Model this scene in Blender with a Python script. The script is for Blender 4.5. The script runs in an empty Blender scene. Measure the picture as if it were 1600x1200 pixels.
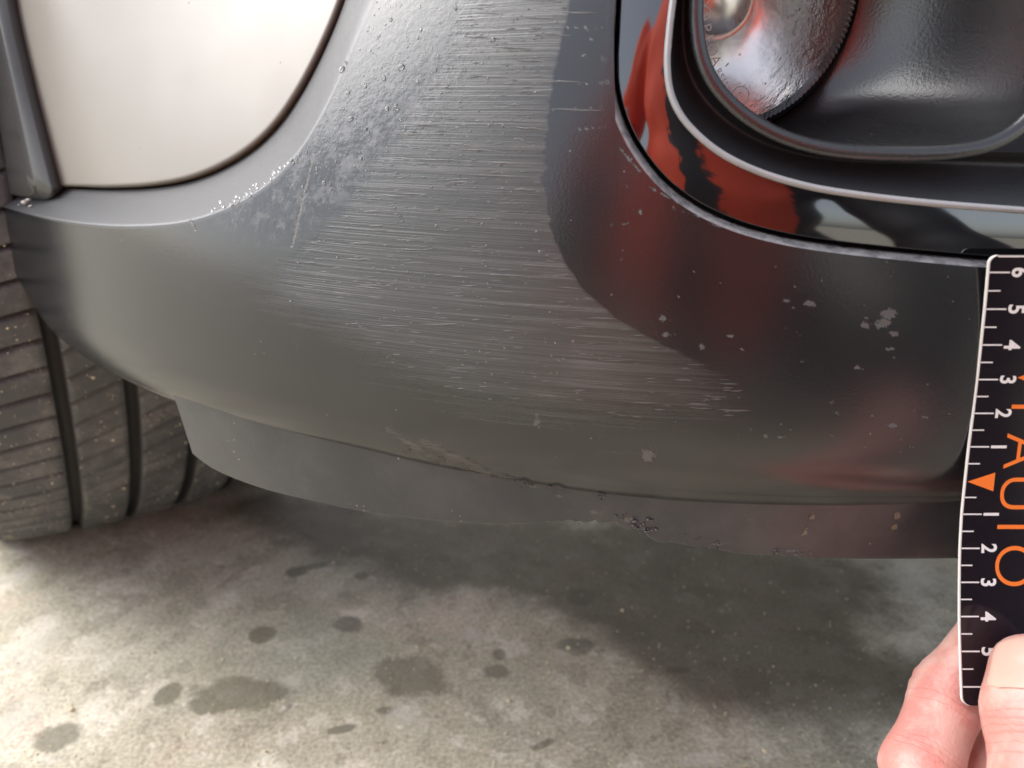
import bpy, bmesh, math, random
import numpy as np
from mathutils import Vector, Matrix

random.seed(7)
RNG = np.random.default_rng(11)
scene = bpy.context.scene
COL = scene.collection

# ------------------------------------------------------------------ camera
CAM_H = 0.318
PITCH = math.radians(20.0)
FPX = 1204.0                       # focal length in pixels of the 1600 px wide frame
cam_d = bpy.data.cameras.new("camera")
cam = bpy.data.objects.new("camera", cam_d)
COL.objects.link(cam)
cam.location = (0, 0, CAM_H)
cam.rotation_euler = (math.radians(90) - PITCH, 0, 0)
cam_d.sensor_width = 36.0
cam_d.lens = 36.0 * FPX / 1600.0
cam_d.clip_start = 0.01
cam_d.clip_end = 400
cam_d.dof.use_dof = True
cam_d.dof.focus_distance = 0.245
cam_d.dof.aperture_fstop = 12.0
scene.camera = cam

# ------------------------------------------------------------------ light
SUN_EL, SUN_AZ = math.radians(48), math.radians(-74)    # azimuth measured from +Y towards +X
world = bpy.data.worlds.new("World")
scene.world = world
world.use_nodes = True
wn = world.node_tree
wn.nodes.clear()
sky = wn.nodes.new("ShaderNodeTexSky")
sky.sky_type = 'NISHITA'
sky.sun_disc = False
sky.sun_elevation = SUN_EL
sky.sun_rotation = SUN_AZ
sky.air_density = 1.0
sky.dust_density = 2.0
sky.ozone_density = 1.0
hsv = wn.nodes.new("ShaderNodeHueSaturation")
hsv.inputs["Saturation"].default_value = 0.45
bg = wn.nodes.new("ShaderNodeBackground")
bg.inputs["Strength"].default_value = 0.15
wo = wn.nodes.new("ShaderNodeOutputWorld")
wn.links.new(sky.outputs[0], hsv.inputs["Color"])
wn.links.new(hsv.outputs[0], bg.inputs["Color"])
wn.links.new(bg.outputs[0], wo.inputs["Surface"])

sun_d = bpy.data.lights.new("sun", 'SUN')
sun_d.energy = 1.5
sun_d.angle = math.radians(62)
sun_d.color = (1.0, 0.985, 0.96)
sun = bpy.data.objects.new("sun", sun_d)
COL.objects.link(sun)
sdir = Vector((math.sin(SUN_AZ) * math.cos(SUN_EL), math.cos(SUN_AZ) * math.cos(SUN_EL), math.sin(SUN_EL)))
sun.rotation_euler = sdir.to_track_quat('Z', 'Y').to_euler()
sun.location = sdir * 5

vs = scene.view_settings
vs.view_transform = 'Standard'
vs.look = 'None'
vs.exposure = 1.3
vs.gamma = 1.0
vs.use_curve_mapping = False
scene.cycles.use_denoising = True
scene.cycles.max_bounces = 8
scene.cycles.sample_clamp_indirect = 6.0
scene.cycles.caustics_reflective = False
scene.cycles.caustics_refractive = False

# ------------------------------------------------------------------ helpers
def link(o, parent=None):
    COL.objects.link(o)
    if parent is not None:
        o.parent = parent
        o.matrix_parent_inverse = parent.matrix_basis.inverted() if parent.parent is None else \
            (parent.parent.matrix_basis @ parent.matrix_parent_inverse @ parent.matrix_basis).inverted()
    return o

def tag(o, label=None, cat=None, group=None, kind=None):
    if label: o["label"] = label
    if cat: o["category"] = cat
    if group: o["group"] = group
    if kind: o["kind"] = kind
    return o

def empty(name, loc, parent=None):
    o = bpy.data.objects.new(name, None)
    o.location = loc
    return link(o, parent)

def mesh_obj(name, verts, faces, mat, parent=None, smooth=True, attrs=None):
    me = bpy.data.meshes.new(name)
    va = np.ascontiguousarray(np.asarray(verts, np.float32)).reshape(-1, 3)
    if isinstance(faces, np.ndarray):
        nf_, k_ = faces.shape
        me.vertices.add(len(va)); me.loops.add(nf_ * k_); me.polygons.add(nf_)
        me.vertices.foreach_set("co", va.ravel())
        me.loops.foreach_set("vertex_index", np.ascontiguousarray(faces, np.int32).ravel())
        me.polygons.foreach_set("loop_start", np.arange(0, nf_ * k_, k_, dtype=np.int32))
        me.update(calc_edges=True)
    else:
        me.from_pydata(va.tolist(), [], faces)
    if smooth:
        me.polygons.foreach_set("use_smooth", [True] * len(me.polygons))
    if attrs:
        for k, v in attrs.items():
            a = me.attributes.new(k, 'FLOAT', 'POINT')
            a.data.foreach_set("value", np.asarray(v, np.float32))
    me.materials.append(mat)
    me.update()
    o = bpy.data.objects.new(name, me)
    return link(o, parent)

def grid_faces(nr, nc, flip=False, wrap=False):
    r = np.arange(nr - 1)[:, None]
    c = np.arange(nc if wrap else nc - 1)[None, :]
    c2 = (c + 1) % nc
    a = r * nc + c; b = r * nc + c2; d = (r + 1) * nc + c; e = (r + 1) * nc + c2
    f = np.stack([a, b, e, d], -1).reshape(-1, 4)
    return f[:, ::-1] if flip else f

def loft(name, rows, mat, parent=None, flip=False, wrap=False, attrs=None):
    rows = np.asarray(rows)
    nr, nc, _ = rows.shape
    return mesh_obj(name, rows.reshape(-1, 3), grid_faces(nr, nc, flip, wrap), mat, parent, attrs=attrs)

def crom(pts, n, closed=False):
    """resample a hand-placed polyline as a smooth curve, evenly by length"""
    p = np.asarray(pts, float)
    if closed:
        p = np.vstack([p[-1], p, p[0], p[1]])
    else:
        p = np.vstack([2 * p[0] - p[1], p, 2 * p[-1] - p[-2]])
    out = []
    for i in range(1, len(p) - 2):
        t = np.linspace(0, 1, 24, endpoint=False)[:, None]
        # centripetal parameterisation
        d = [max(np.linalg.norm(p[i + k] - p[i + k - 1]), 1e-9) ** 0.5 for k in (0, 1, 2)]
        t0 = 0; t1 = d[0]; t2 = t1 + d[1]; t3 = t2 + d[2]
        tt = t1 + t * (t2 - t1)
        A1 = (t1 - tt) / (t1 - t0) * p[i - 1] + (tt - t0) / (t1 - t0) * p[i]
        A2 = (t2 - tt) / (t2 - t1) * p[i] + (tt - t1) / (t2 - t1) * p[i + 1]
        A3 = (t3 - tt) / (t3 - t2) * p[i + 1] + (tt - t2) / (t3 - t2) * p[i + 2]
        B1 = (t2 - tt) / (t2 - t0) * A1 + (tt - t0) / (t2 - t0) * A2
        B2 = (t3 - tt) / (t3 - t1) * A2 + (tt - t1) / (t3 - t1) * A3
        out.append((t2 - tt) / (t2 - t1) * B1 + (tt - t1) / (t2 - t1) * B2)
    q = np.vstack(out + ([p[1:2]] if closed else [p[-2:-1]]))
    s = np.concatenate([[0], np.cumsum(np.linalg.norm(np.diff(q, axis=0), axis=1))])
    w = np.linspace(0, s[-1], n)
    return np.stack([np.interp(w, s, q[:, k]) for k in range(q.shape[1])], -1)

CT, ST = math.cos(PITCH), math.sin(PITCH)
def project(P):
    """where a world point falls in the 1600 x 1200 photograph (for tracing wear marks onto the surface)"""
    P = np.asarray(P, float)
    X, Y, Z = P[..., 0], P[..., 1], P[..., 2] - CAM_H
    z = Y * CT - Z * ST
    return np.stack([800 + FPX * X / z, 600 + FPX * (-Z * CT - Y * ST) / z], -1)

def rays(uv):
    uv = np.asarray(uv, float)
    x = (uv[..., 0] - 800) / FPX
    y = (uv[..., 1] - 600) / FPX
    return np.stack([x, CT - y * ST, -(ST + y * CT)], -1)

def at(u, v, z):
    """world point seen at (u, v) with depth z"""
    r = rays(np.array([u, v], float))
    return np.array([0, 0, CAM_H]) + r * z

# ------------------------------------------------------------------ the bumper's analytic skin
PX = np.array([-.40, -.30, -.24, -.20, -.16, -.127, -.068, -.02, .041, .09, .137, .20, .28, .40])
PY = np.array([.520, .428, .372, .335, .301, .274, .2345, .2160, .2035, .1990, .1985, .2030, .2200, .2600])
# smooth the plan curve: quartic least squares keeps the reflections clean
PC = np.polyfit(PX, PY, 5)
def plan(X):
    X = np.asarray(X, float)
    Xc = np.clip(X, -.42, .42)
    return np.polyval(PC, Xc) + (X - Xc) * .3

Z0 = -0.082
def bulge(zr, X):
    d = np.asarray(zr, float) - Z0
    w = np.clip((.05 - np.asarray(X, float)) / .13, 0, 1); w = w * w * (3 - 2 * w)
    w2 = np.clip((-.09 - np.asarray(X, float)) / .12, 0, 1); w2 = w2 * w2 * (3 - 2 * w2)
    return np.where(d > 0, (1.0 + 2.0 * w - 2.2 * w2) * d * d, 2.5 * d * d + 340 * np.clip(-d - .004, 0, .040) ** 3)
def skin(X, zr):
    return plan(X) + bulge(zr, X)
def skin_n(X, zr):
    e = 1e-4
    gx = (skin(X + e, zr) - skin(X - e, zr)) / (2 * e)
    gz = (skin(X, zr + e) - skin(X, zr - e)) / (2 * e)
    n = np.stack([gx, -np.ones_like(gx), gz], -1)
    return n / np.linalg.norm(n, axis=-1, keepdims=True)

def cast(uv, off=0.0, fn=skin):
    """trace photograph outlines onto the skin set back by off: returns chart coordinates (X, zr)"""
    r = rays(uv)
    lo = np.full(r.shape[:-1], 0.08); hi = np.full(r.shape[:-1], .75)
    for _ in range(44):
        m = .5 * (lo + hi)
        g = r[..., 1] * m - (fn(r[..., 0] * m, r[..., 2] * m) + off)
        lo = np.where(g < 0, m, lo); hi = np.where(g < 0, hi, m)
    m = .5 * (lo + hi)
    return np.stack([r[..., 0] * m, r[..., 2] * m], -1)

def lift(c, off=0.0, fn=skin):
    X, zr = c[..., 0], c[..., 1]
    return np.stack([X, fn(X, zr) + off, zr + CAM_H], -1)

# finger joints: base -> tip
INDEX = [at(1455, 1385, .205), at(1437, 1205, .2235), at(1482, 1085, .2345), at(1547, 985, .2335)]
THUMB = [at(1668, 1500, .183), at(1636, 1270, .196), at(1618, 1120, .2065), at(1612, 1052, .2120)]
MIDDLE = [at(1560, 1400, .205), at(1555, 1215, .232), at(1610, 1085, .243), at(1665, 1000, .239)]
RING = [at(1640, 1440, .205), at(1665, 1290, .240), at(1730, 1180, .245), at(1760, 1130, .225)]
LITTLE = [at(1720, 1480, .202), at(1770, 1370, .232), at(1815, 1280, .236), at(1820, 1240, .222)]
WRIST = at(1720, 1900, .172)
PALM = at(1600, 1560, .195)
def crease_at(pts, i, f, r, w):
    a_, c_ = np.asarray(pts[i]), np.asarray(pts[i + 1]); d_ = c_ - a_
    return (a_ + d_ * f, d_ / np.linalg.norm(d_), r, w)
CREASES = [crease_at(INDEX, 1, .80, .0125, .0004), crease_at(INDEX, 1, .70, .0120, .00028), crease_at(INDEX, 1, .10, .0135, .0005), crease_at(INDEX, 1, .17, .0130, .0003), crease_at(INDEX, 1, .24, .0120, .00025),
           crease_at(THUMB, 1, .72, .0150, .00055), crease_at(THUMB, 1, .80, .0150, .0004), crease_at(THUMB, 1, .88, .0150, .00055), crease_at(THUMB, 1, .96, .0150, .0004), crease_at(THUMB, 1, .62, .0150, .0004), crease_at(THUMB, 1, .52, .0150, .0004)]

# ------------------------------------------------------------------ materials
def new_mat(name):
    m = bpy.data.materials.new(name)
    m.use_nodes = True
    nt = m.node_tree
    return m, nt, nt.nodes["Principled BSDF"]

class NB:
    """tiny node helper"""
    def __init__(self, nt): self.nt = nt
    def n(self, t, **kw):
        nd = self.nt.nodes.new(t)
        for k, v in kw.items():
            if k.startswith("i_"):
                nd.inputs[k[2:].replace("_", " ")].default_value = v
            else:
                setattr(nd, k, v)
        return nd
    def l(self, a, b): self.nt.links.new(a, b)
    def coord(self, scale=(1, 1, 1), rot=(0, 0, 0)):
        tc = self.n("ShaderNodeTexCoord"); mp = self.n("ShaderNodeMapping")
        mp.inputs["Scale"].default_value = scale; mp.inputs["Rotation"].default_value = rot
        self.l(tc.outputs["Object"], mp.inputs["Vector"])
        return mp.outputs[0]
    def noise(self, scale, detail=4, rough=.55, vec=None, dist=0.0):
        nd = self.n("ShaderNodeTexNoise")
        nd.inputs["Scale"].default_value = scale; nd.inputs["Detail"].default_value = detail
        nd.inputs["Roughness"].default_value = rough; nd.inputs["Distortion"].default_value = dist
        if vec is None: vec = self.coord()
        self.l(vec, nd.inputs["Vector"])
        return nd.outputs["Fac"]
    def voro(self, scale, vec=None, feature='F1', rnd=1.0):
        nd = self.n("ShaderNodeTexVoronoi"); nd.feature = feature
        nd.inputs["Scale"].default_value = scale; nd.inputs["Randomness"].default_value = rnd
        if vec is None: vec = self.coord()
        self.l(vec, nd.inputs["Vector"])
        return nd
    def ramp(self, fac, stops, interp='LINEAR'):
        nd = self.n("ShaderNodeValToRGB"); cr = nd.color_ramp; cr.interpolation = interp
        while len(cr.elements) < len(stops): cr.elements.new(.5)
        for e, (p, c) in zip(cr.elements, stops):
            e.position = p; e.color = (c, c, c, 1) if isinstance(c, (int, float)) else (*c, 1)
        self.l(fac, nd.inputs["Fac"])
        return nd.outputs["Color"]
    def math(self, op, a, b=None, c=None, clamp=False):
        nd = self.n("ShaderNodeMath"); nd.operation = op; nd.use_clamp = clamp
        for i, v in enumerate((a, b, c)):
            if v is None: continue
            if isinstance(v, (int, float)): nd.inputs[i].default_value = v
            else: self.l(v, nd.inputs[i])
        return nd.outputs[0]
    def mapr(self, v, a, b, c=0.0, d=1.0):
        nd = self.n("ShaderNodeMapRange"); nd.clamp = True
        nd.interpolation_type = 'SMOOTHSTEP'
        for k, x in zip(("From Min", "From Max", "To Min", "To Max"), (a, b, c, d)):
            nd.inputs[k].default_value = x
        self.l(v, nd.inputs["Value"])
        return nd.outputs["Result"]
    def mix(self, fac, a, b, mode='MIX'):
        nd = self.n("ShaderNodeMix"); nd.data_type = 'RGBA'; nd.blend_type = mode
        for s, v in ((nd.inputs["Factor"], fac), (nd.inputs[6], a), (nd.inputs[7], b)):
            if isinstance(v, (int, float)): s.default_value = v
            elif isinstance(v, tuple): s.default_value = (*v, 1)
            else: self.l(v, s)
        return nd.outputs[2]
    def attr(self, name):
        nd = self.n("ShaderNodeAttribute"); nd.attribute_name = name
        return nd.outputs["Fac"]
    def bump(self, h, strength, dist, normal=None):
        nd = self.n("ShaderNodeBump"); nd.inputs["Strength"].default_value = strength
        nd.inputs["Distance"].default_value = dist
        self.l(h, nd.inputs["Height"])
        if normal is not None: self.l(normal, nd.inputs["Normal"])
        return nd.outputs[0]

def plastic(name, base, rough, grain=.35, grain_scale=900, coat=0.0, blotch=.15, spec=.5):
    m, nt, bs = new_mat(name); b = NB(nt)
    n1 = b.noise(40, 5); n2 = b.noise(grain_scale, 2); n3 = b.noise(260, 4)
    dark = tuple(c * (1 - blotch) for c in base); lite = tuple(c * (1 + blotch) for c in base)
    colr = b.mix(n1, dark, lite)
    spk = b.mapr(n3, .68, .80)
    colr = b.mix(b.math('MULTIPLY', spk, .25), colr, (.25, .24, .22))
    b.l(colr, bs.inputs["Base Color"])
    r = b.math('ADD', b.math('MULTIPLY', n1, .12), rough - .06)
    b.l(r, bs.inputs["Roughness"])
    bs.inputs["Specular IOR Level"].default_value = spec
    bs.inputs["Coat Weight"].default_value = coat
    b.l(b.bump(n2, grain, .0003), bs.inputs["Normal"])
    return m

# bumper plastic with its scrape, flecks, dirt and rub marks (masks traced as mesh attributes)
def mat_bumper():
    m, nt, bs = new_mat("scraped_grey_bumper_plastic"); b = NB(nt)
    base_n = b.noise(30, 5)
    col = b.mix(base_n, (.011, .012, .0135), (.016, .017, .0185))
    rough = b.math('ADD', b.math('MULTIPLY', base_n, .10), .17)
    # horizontal scrape lines
    sv = b.coord((7, 7, 1250), (0, math.radians(1.3), 0))
    sv2 = b.coord((24, 24, 2400), (0, math.radians(2.2), 0))
    s1 = b.noise(1.0, 3, .6, sv); s2 = b.noise(1.0, 3, .65, sv2)
    streak = b.math('ADD', b.math('MULTIPLY', s1, .55), b.math('MULTIPLY', s2, .45))
    edge_n = b.noise(220, 3); edge_s = b.noise(1.0, 4, .7, b.coord((26, 26, 520)))
    scr = b.attr("scrape")          # signed distance in mm from the crisp right edge / frayed left edge
    fr = b.attr("fray")             # 0 crisp .. 1 frayed
    wob = b.math('ADD', b.math('MULTIPLY', b.math('SUBTRACT', edge_n, .5), 1.2),
                 b.math('MULTIPLY', b.math('MULTIPLY', b.math('SUBTRACT', edge_s, .5), 30.0), fr))
    sd = b.math('ADD', scr, wob)
    mask = b.mix(fr, b.mapr(sd, -.4, .9), b.mapr(sd, -8.0, 14.0))
    mask = b.math('MULTIPLY', mask, b.attr("sfade"))
    patchy = b.noise(34, 4, .6)
    fine = b.math('MULTIPLY', b.mapr(streak, .46, .60), b.mapr(patchy, .30, .62, .35, 1.0))
    scol = b.mix(fine, (.040, .042, .040), (.092, .095, .092))
    fib = b.mapr(b.noise(1.0, 2, .6, b.coord((11, 11, 1700), (0, math.radians(1.0), 0))), .66, .72)
    fib2 = b.mapr(b.noise(1.0, 2, .6, b.coord((30, 30, 1100), (0, math.radians(-4.0), 0))), .69, .73)
    scol = b.mix(b.math('MULTIPLY', fib2, .35), scol, (.018, .018, .018))
    scol = b.mix(b.math('MULTIPLY', b.math('MULTIPLY', fib, b.mapr(patchy, .42, .62)), .7), scol, (.28, .28, .275))
    col = b.mix(mask, col, scol)
    srough = b.math('ADD', b.math('MULTIPLY', fine, .16), .36)
    rough = b.mix(mask, rough, srough)
    # dried-water bloom over the wet shoulder
    wet = b.attr("wet")
    bl = b.mapr(b.noise(210, 5, .7), .46, .66)
    col = b.mix(b.math('MULTIPLY', b.math('MULTIPLY', wet, bl), .35), col, (.20, .205, .21))
    rough = b.math('ADD', rough, b.math('MULTIPLY', b.math('MULTIPLY', wet, bl), .16))
    # flecks, pale rub, light scratches
    fl = b.attr("fleck"); fn = b.noise(700, 4, .7)
    flm = b.mapr(b.math('ADD', fl, b.math('MULTIPLY', b.math('SUBTRACT', fn, .5), 1.7)), .36, .60)
    col = b.mix(b.math('MULTIPLY', flm, .38), col, (.20, .19, .185))
    rough = b.math('ADD', rough, b.math('MULTIPLY', flm, .2))
    rub = b.attr("rub"); rn = b.noise(1.0, 4, .7, b.coord((90, 90, 900), (0, math.radians(30), 0)))
    rbm = b.mapr(b.math('MULTIPLY', rub, rn), .28, .62)
    col = b.mix(b.math('MULTIPLY', rbm, .45), col, (.16, .15, .125))
    rough = b.math('ADD', rough, b.math('MULTIPLY', rbm, .2))
    # film of road dust with tiny specks everywhere
    dust = b.mapr(b.voro(330).outputs["Distance"], .10, .04)
    dsel = b.mapr(b.noise(120, 2), .56, .62)
    dm = b.math('MULTIPLY', b.math('MULTIPLY', dust, dsel), .55)
    col = b.mix(dm, col, (.34, .32, .29))
    lg = b.attr("ledge")
    rough = b.mix(lg, rough, b.math('ADD', b.math('MULTIPLY', b.noise(500, 3), .12), .36))
    col = b.mix(b.math('MULTIPLY', lg, .6), col, (.10, .103, .108))
    col = b.mix(b.math('MULTIPLY', b.attr("fillet_sheen"), b.mapr(b.noise(260, 4, .7), .30, .60, .35, 1.0)), col, (.24, .24, .245))  # fillet round the fog opening painted pale as a sky highlight
    b.l(col, bs.inputs["Base Color"]); b.l(rough, bs.inputs["Roughness"])
    bs.inputs["IOR"].default_value = 1.66
    # relief: leather grain, scrape grooves, specks
    grain = b.noise(1500, 2, .5)
    nb = b.bump(grain, .12, .00022)
    cheap = b.math('MULTIPLY', b.mapr(scr, -1.0, 4.0), b.attr("sfade"))
    nb = b.bump(b.math('MULTIPLY', b.math('SUBTRACT', streak, .5), cheap), .55, .0006, nb)
    nb = b.bump(b.math('MULTIPLY', b.math('SUBTRACT', b.noise(480, 3, .6), .5), b.math('ADD', wet, b.math('MULTIPLY', cheap, .4))), .22, .0006, nb)
    nb = b.bump(b.math('ADD', flm, b.math('MULTIPLY', rbm, 1.5)), .5, .0004, nb)
    b.l(nb, bs.inputs["Normal"])
    return m

def mat_dam():
    m, nt, bs = new_mat("smooth_grey_air_dam_plastic"); b = NB(nt)
    n1 = b.noise(25, 5)
    col = b.mix(n1, (.028, .030, .033), (.042, .044, .048))
    grime = b.math('MULTIPLY', b.mapr(b.noise(24, 6, .7), .42, .68), .5)
    col = b.mix(grime, col, (.075, .075, .074))
    d = b.attr("dirt"); dn = b.noise(420, 4, .7)
    dm = b.mapr(b.math('ADD', d, b.math('MULTIPLY', b.math('SUBTRACT', dn, .5), 1.6)), .42, .66)
    col = b.mix(b.math('MULTIPLY', dm, .8), col, (.17, .13, .085))
    r = b.attr("rub"); rn = b.noise(300, 5, .7)
    rm = b.mapr(b.math('MULTIPLY', r, rn), .34, .6)
    col = b.mix(b.math('MULTIPLY', rm, .7), col, (.17, .165, .15))
    sp = b.mapr(b.voro(260).outputs["Distance"], .13, .05)
    ss = b.mapr(b.noise(70, 2), .54, .62)
    col = b.mix(b.math('MULTIPLY', b.math('MULTIPLY', sp, ss), .7), col, (.36, .34, .30))
    b.l(col, bs.inputs["Base Color"])
    b.l(b.math('ADD', b.math('MULTIPLY', n1, .12), .26), bs.inputs["Roughness"])
    nb = b.bump(b.noise(700, 2), .15, .0003)
    nb = b.bump(b.math('ADD', rm, dm), .8, .0006, nb)
    b.l(nb, bs.inputs["Normal"])
    return m

def mat_cream():
    m, nt, bs = new_mat("cream_car_paint"); b = NB(nt)
    n1 = b.noise(14, 4)
    col = b.mix(n1, (.265, .25, .215), (.29, .275, .24))
    g = b.attr("grime"); gn = b.noise(160, 5, .7)
    gm = b.mapr(b.math('ADD', g, b.math('MULTIPLY', b.math('SUBTRACT', gn, .5), .7)), .42, .95)
    col = b.mix(b.math('MULTIPLY', gm, .85), col, (.16, .10, .05))
    sp = b.mapr(b.voro(85).outputs["Distance"], .045, .02)
    sps = b.mapr(b.noise(33, 2), .60, .66)
    col = b.mix(b.math('MULTIPLY', sp, sps), col, (.10, .09, .08))
    b.l(col, bs.inputs["Base Color"])
    b.l(b.math('ADD', b.math('MULTIPLY', b.noise(60, 4), .16), .30), bs.inputs["Roughness"])
    b.l(b.bump(b.noise(520, 2), .03, .0004), bs.inputs["Normal"])
    return m

def mat_concrete():
    m, nt, bs = new_mat("stained_concrete"); b = NB(nt)
    v = b.coord()
    warp = b.n("ShaderNodeTexNoise"); warp.inputs["Scale"].default_value = 9; warp.inputs["Detail"].default_value = 5
    b.l(v, warp.inputs["Vector"])
    vm = b.n("ShaderNodeVectorMath", operation='MULTIPLY_ADD')
    b.l(warp.outputs["Color"], vm.inputs[0]); vm.inputs[1].default_value = (.05, .05, .05); b.l(v, vm.inputs[2])
    wv = vm.outputs[0]
    big = b.noise(5.5, 6, .6, wv); mid = b.noise(22, 6, .65, wv); small = b.noise(75, 6, .7, wv); grit = b.noise(420, 3, .6)
    col = b.mix(b.mapr(big, .36, .64), (.43, .39, .295), (.54, .50, .39))
    col = b.mix(b.mapr(mid, .52, .64), col, (.66, .61, .50))
    pat = b.noise(38, 3, .5, b.coord((1, 1, 1), (0, 0, .6)))
    col = b.mix(b.math('MULTIPLY', b.mapr(pat, .57, .60), .40), col, (.27, .24, .18))
    col = b.mix(b.math('MULTIPLY', b.mapr(pat, .40, .36), .5), col, (.72, .67, .57))
    col = b.mix(b.math('MULTIPLY', b.mapr(mid, .46, .34), .40), col, (.31, .27, .19))
    col = b.mix(b.math('MULTIPLY', b.mapr(small, .56, .72), .6), col, (.75, .69, .56))
    col = b.mix(b.math('MULTIPLY', b.mapr(small, .42, .30), .5), col, (.13, .115, .10))
    hue = b.noise(11, 3, .5, wv)
    col = b.mix(b.math('MULTIPLY', b.mapr(hue, .55, .66), .5), col, (.46, .36, .28))
    col = b.mix(b.math('MULTIPLY', b.mapr(hue, .45, .34), .5), col, (.36, .37, .30))
    col = b.mix(.55, col, b.mix(b.mapr(grit, .3, .7), (.28, .28, .27), (.72, .71, .68)), 'OVERLAY')
    fleck = b.mapr(b.noise(190, 4, .7, wv), .62, .72)
    col = b.mix(b.math('MULTIPLY', fleck, .5), col, (.58, .52, .42))
    pit = b.mapr(b.noise(140, 4, .7), .36, .28)
    col = b.mix(b.math('MULTIPLY', pit, .5), col, (.12, .11, .09))
    # oil marks with outlines of their own
    st = b.attr("stain"); sn = b.math('SUBTRACT', b.noise(55, 6, .7), .5)
    sm = b.mapr(b.math('ADD', st, b.math('MULTIPLY', sn, 1.5)), -.06, .30)
    col = b.mix(b.math('MULTIPLY', sm, b.math('ADD', b.math('MULTIPLY', mid, .7), .38)), col, b.mix(b.noise(60, 4), (.115, .10, .062), (.20, .18, .125)))
    dp = b.attr("bumper_shade"); dn = b.math('SUBTRACT', b.noise(26, 6, .65), .5)
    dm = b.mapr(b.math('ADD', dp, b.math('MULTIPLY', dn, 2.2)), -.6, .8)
    col = b.mix(b.math('MULTIPLY', dm, .78), col, b.mix(mid, (.060, .047, .028), (.135, .108, .068)))  # shade below the bumper, painted into the concrete colour
    pl = b.attr("pale")
    pm = b.mapr(b.math('ADD', pl, b.math('MULTIPLY', sn, 3.0)), -.1, 1.1)
    col = b.mix(b.math('MULTIPLY', pm, .6), col, (.62, .58, .50))
    b.l(col, bs.inputs["Base Color"])
    b.l(b.math('SUBTRACT', b.math('ADD', b.math('MULTIPLY', mid, .25), .62), b.math('MULTIPLY', sm, .12)), bs.inputs["Roughness"])
    bs.inputs["Specular IOR Level"].default_value = .35
    nb = b.bump(small, .35, .004)
    nb = b.bump(grit, .35, .0012, nb)
    b.l(nb, bs.inputs["Normal"])
    return m

def mat_rubber():
    m, nt, bs = new_mat("dusty_tyre_rubber"); b = NB(nt)
    n1 = b.noise(28, 6, .65); n2 = b.noise(160, 5, .7)
    col = b.mix(n1, (.050, .051, .052), (.100, .101, .100))
    dst = b.attr("dust")
    dm = b.math('MULTIPLY', dst, b.mapr(b.noise(48, 5, .7), .42, .72))
    col = b.mix(b.math('MULTIPLY', dm, .55), col, (.22, .212, .20))
    col = b.mix(b.math('MULTIPLY', b.math('MULTIPLY', b.mapr(n2, .60, .74), dst), .6), col, (.27, .25, .215))
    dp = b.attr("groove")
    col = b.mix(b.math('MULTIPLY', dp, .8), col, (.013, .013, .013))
    b.l(col, bs.inputs["Base Color"])
    bs.inputs["Roughness"].default_value = .72
    b.l(b.bump(n2, .35, .0012), bs.inputs["Normal"])
    return m

def mat_skin():
    m, nt, bs = new_mat("skin"); b = NB(nt)
    n1 = b.noise(75, 5, .6)
    col = b.mix(b.mapr(n1, .38, .62), (.68, .40, .34), (.64, .26, .22))
    b.l(col, bs.inputs["Base Color"])
    bs.inputs["Roughness"].default_value = .46
    bs.inputs["Subsurface Weight"].default_value = .18
    bs.inputs["Subsurface Radius"].default_value = (.6, .25, .15)
    bs.inputs["Subsurface Scale"].default_value = .006
    vs_ = b.voro(900, None, 'F1').outputs["Distance"]
    nb = b.bump(vs_, .22, .0005)
    geo = b.n("ShaderNodeNewGeometry"); wb = b.math('MULTIPLY', b.math('SUBTRACT', b.noise(160, 3), .5), .0022)
    tot_c = None
    for (c_, d_, r_, w_) in CREASES:
        sb = b.n("ShaderNodeVectorMath", operation='SUBTRACT'); b.l(geo.outputs["Position"], sb.inputs[0]); sb.inputs[1].default_value = tuple(c_)
        dt = b.n("ShaderNodeVectorMath", operation='DOT_PRODUCT'); b.l(sb.outputs[0], dt.inputs[0]); dt.inputs[1].default_value = tuple(d_)
        ln = b.n("ShaderNodeVectorMath", operation='LENGTH'); b.l(sb.outputs[0], ln.inputs[0])
        li = b.math('MULTIPLY', b.mapr(b.math('ABSOLUTE', b.math('ADD', dt.outputs["Value"], wb)), w_, w_ * .1), b.mapr(ln.outputs["Value"], r_, r_ * .8))
        tot_c = li if tot_c is None else b.math('MAXIMUM', tot_c, li)
    nb = b.bump(b.math('MULTIPLY', tot_c, -1.0), .30, .0005, nb)
    col = b.mix(b.math('MULTIPLY', tot_c, .18), col, (.45, .14, .11))
    b.l(col, bs.inputs["Base Color"])
    nb = b.bump(b.noise(1.0, 3, .6, b.coord((60, 60, 500))), .25, .0006, nb)
    b.l(nb, bs.inputs["Normal"])
    return m

def simple(name, col, rough=.5, metal=0.0, spec=.5, coat=0.0, nscale=60, var=.1, bump=.0):
    m, nt, bs = new_mat(name); b = NB(nt)
    n = b.noise(nscale, 4)
    b.l(b.mix(n, tuple(c * (1 - var) for c in col), tuple(min(1, c * (1 + var)) for c in col)), bs.inputs["Base Color"])
    b.l(b.math('ADD', b.math('MULTIPLY', n, .08), max(0, rough - .04)), bs.inputs["Roughness"])
    bs.inputs["Metallic"].default_value = metal
    bs.inputs["Specular IOR Level"].default_value = spec
    bs.inputs["Coat Weight"].default_value = coat
    if bump: b.l(b.bump(b.noise(nscale * 8, 3), bump, .0005), bs.inputs["Normal"])
    return m

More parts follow.
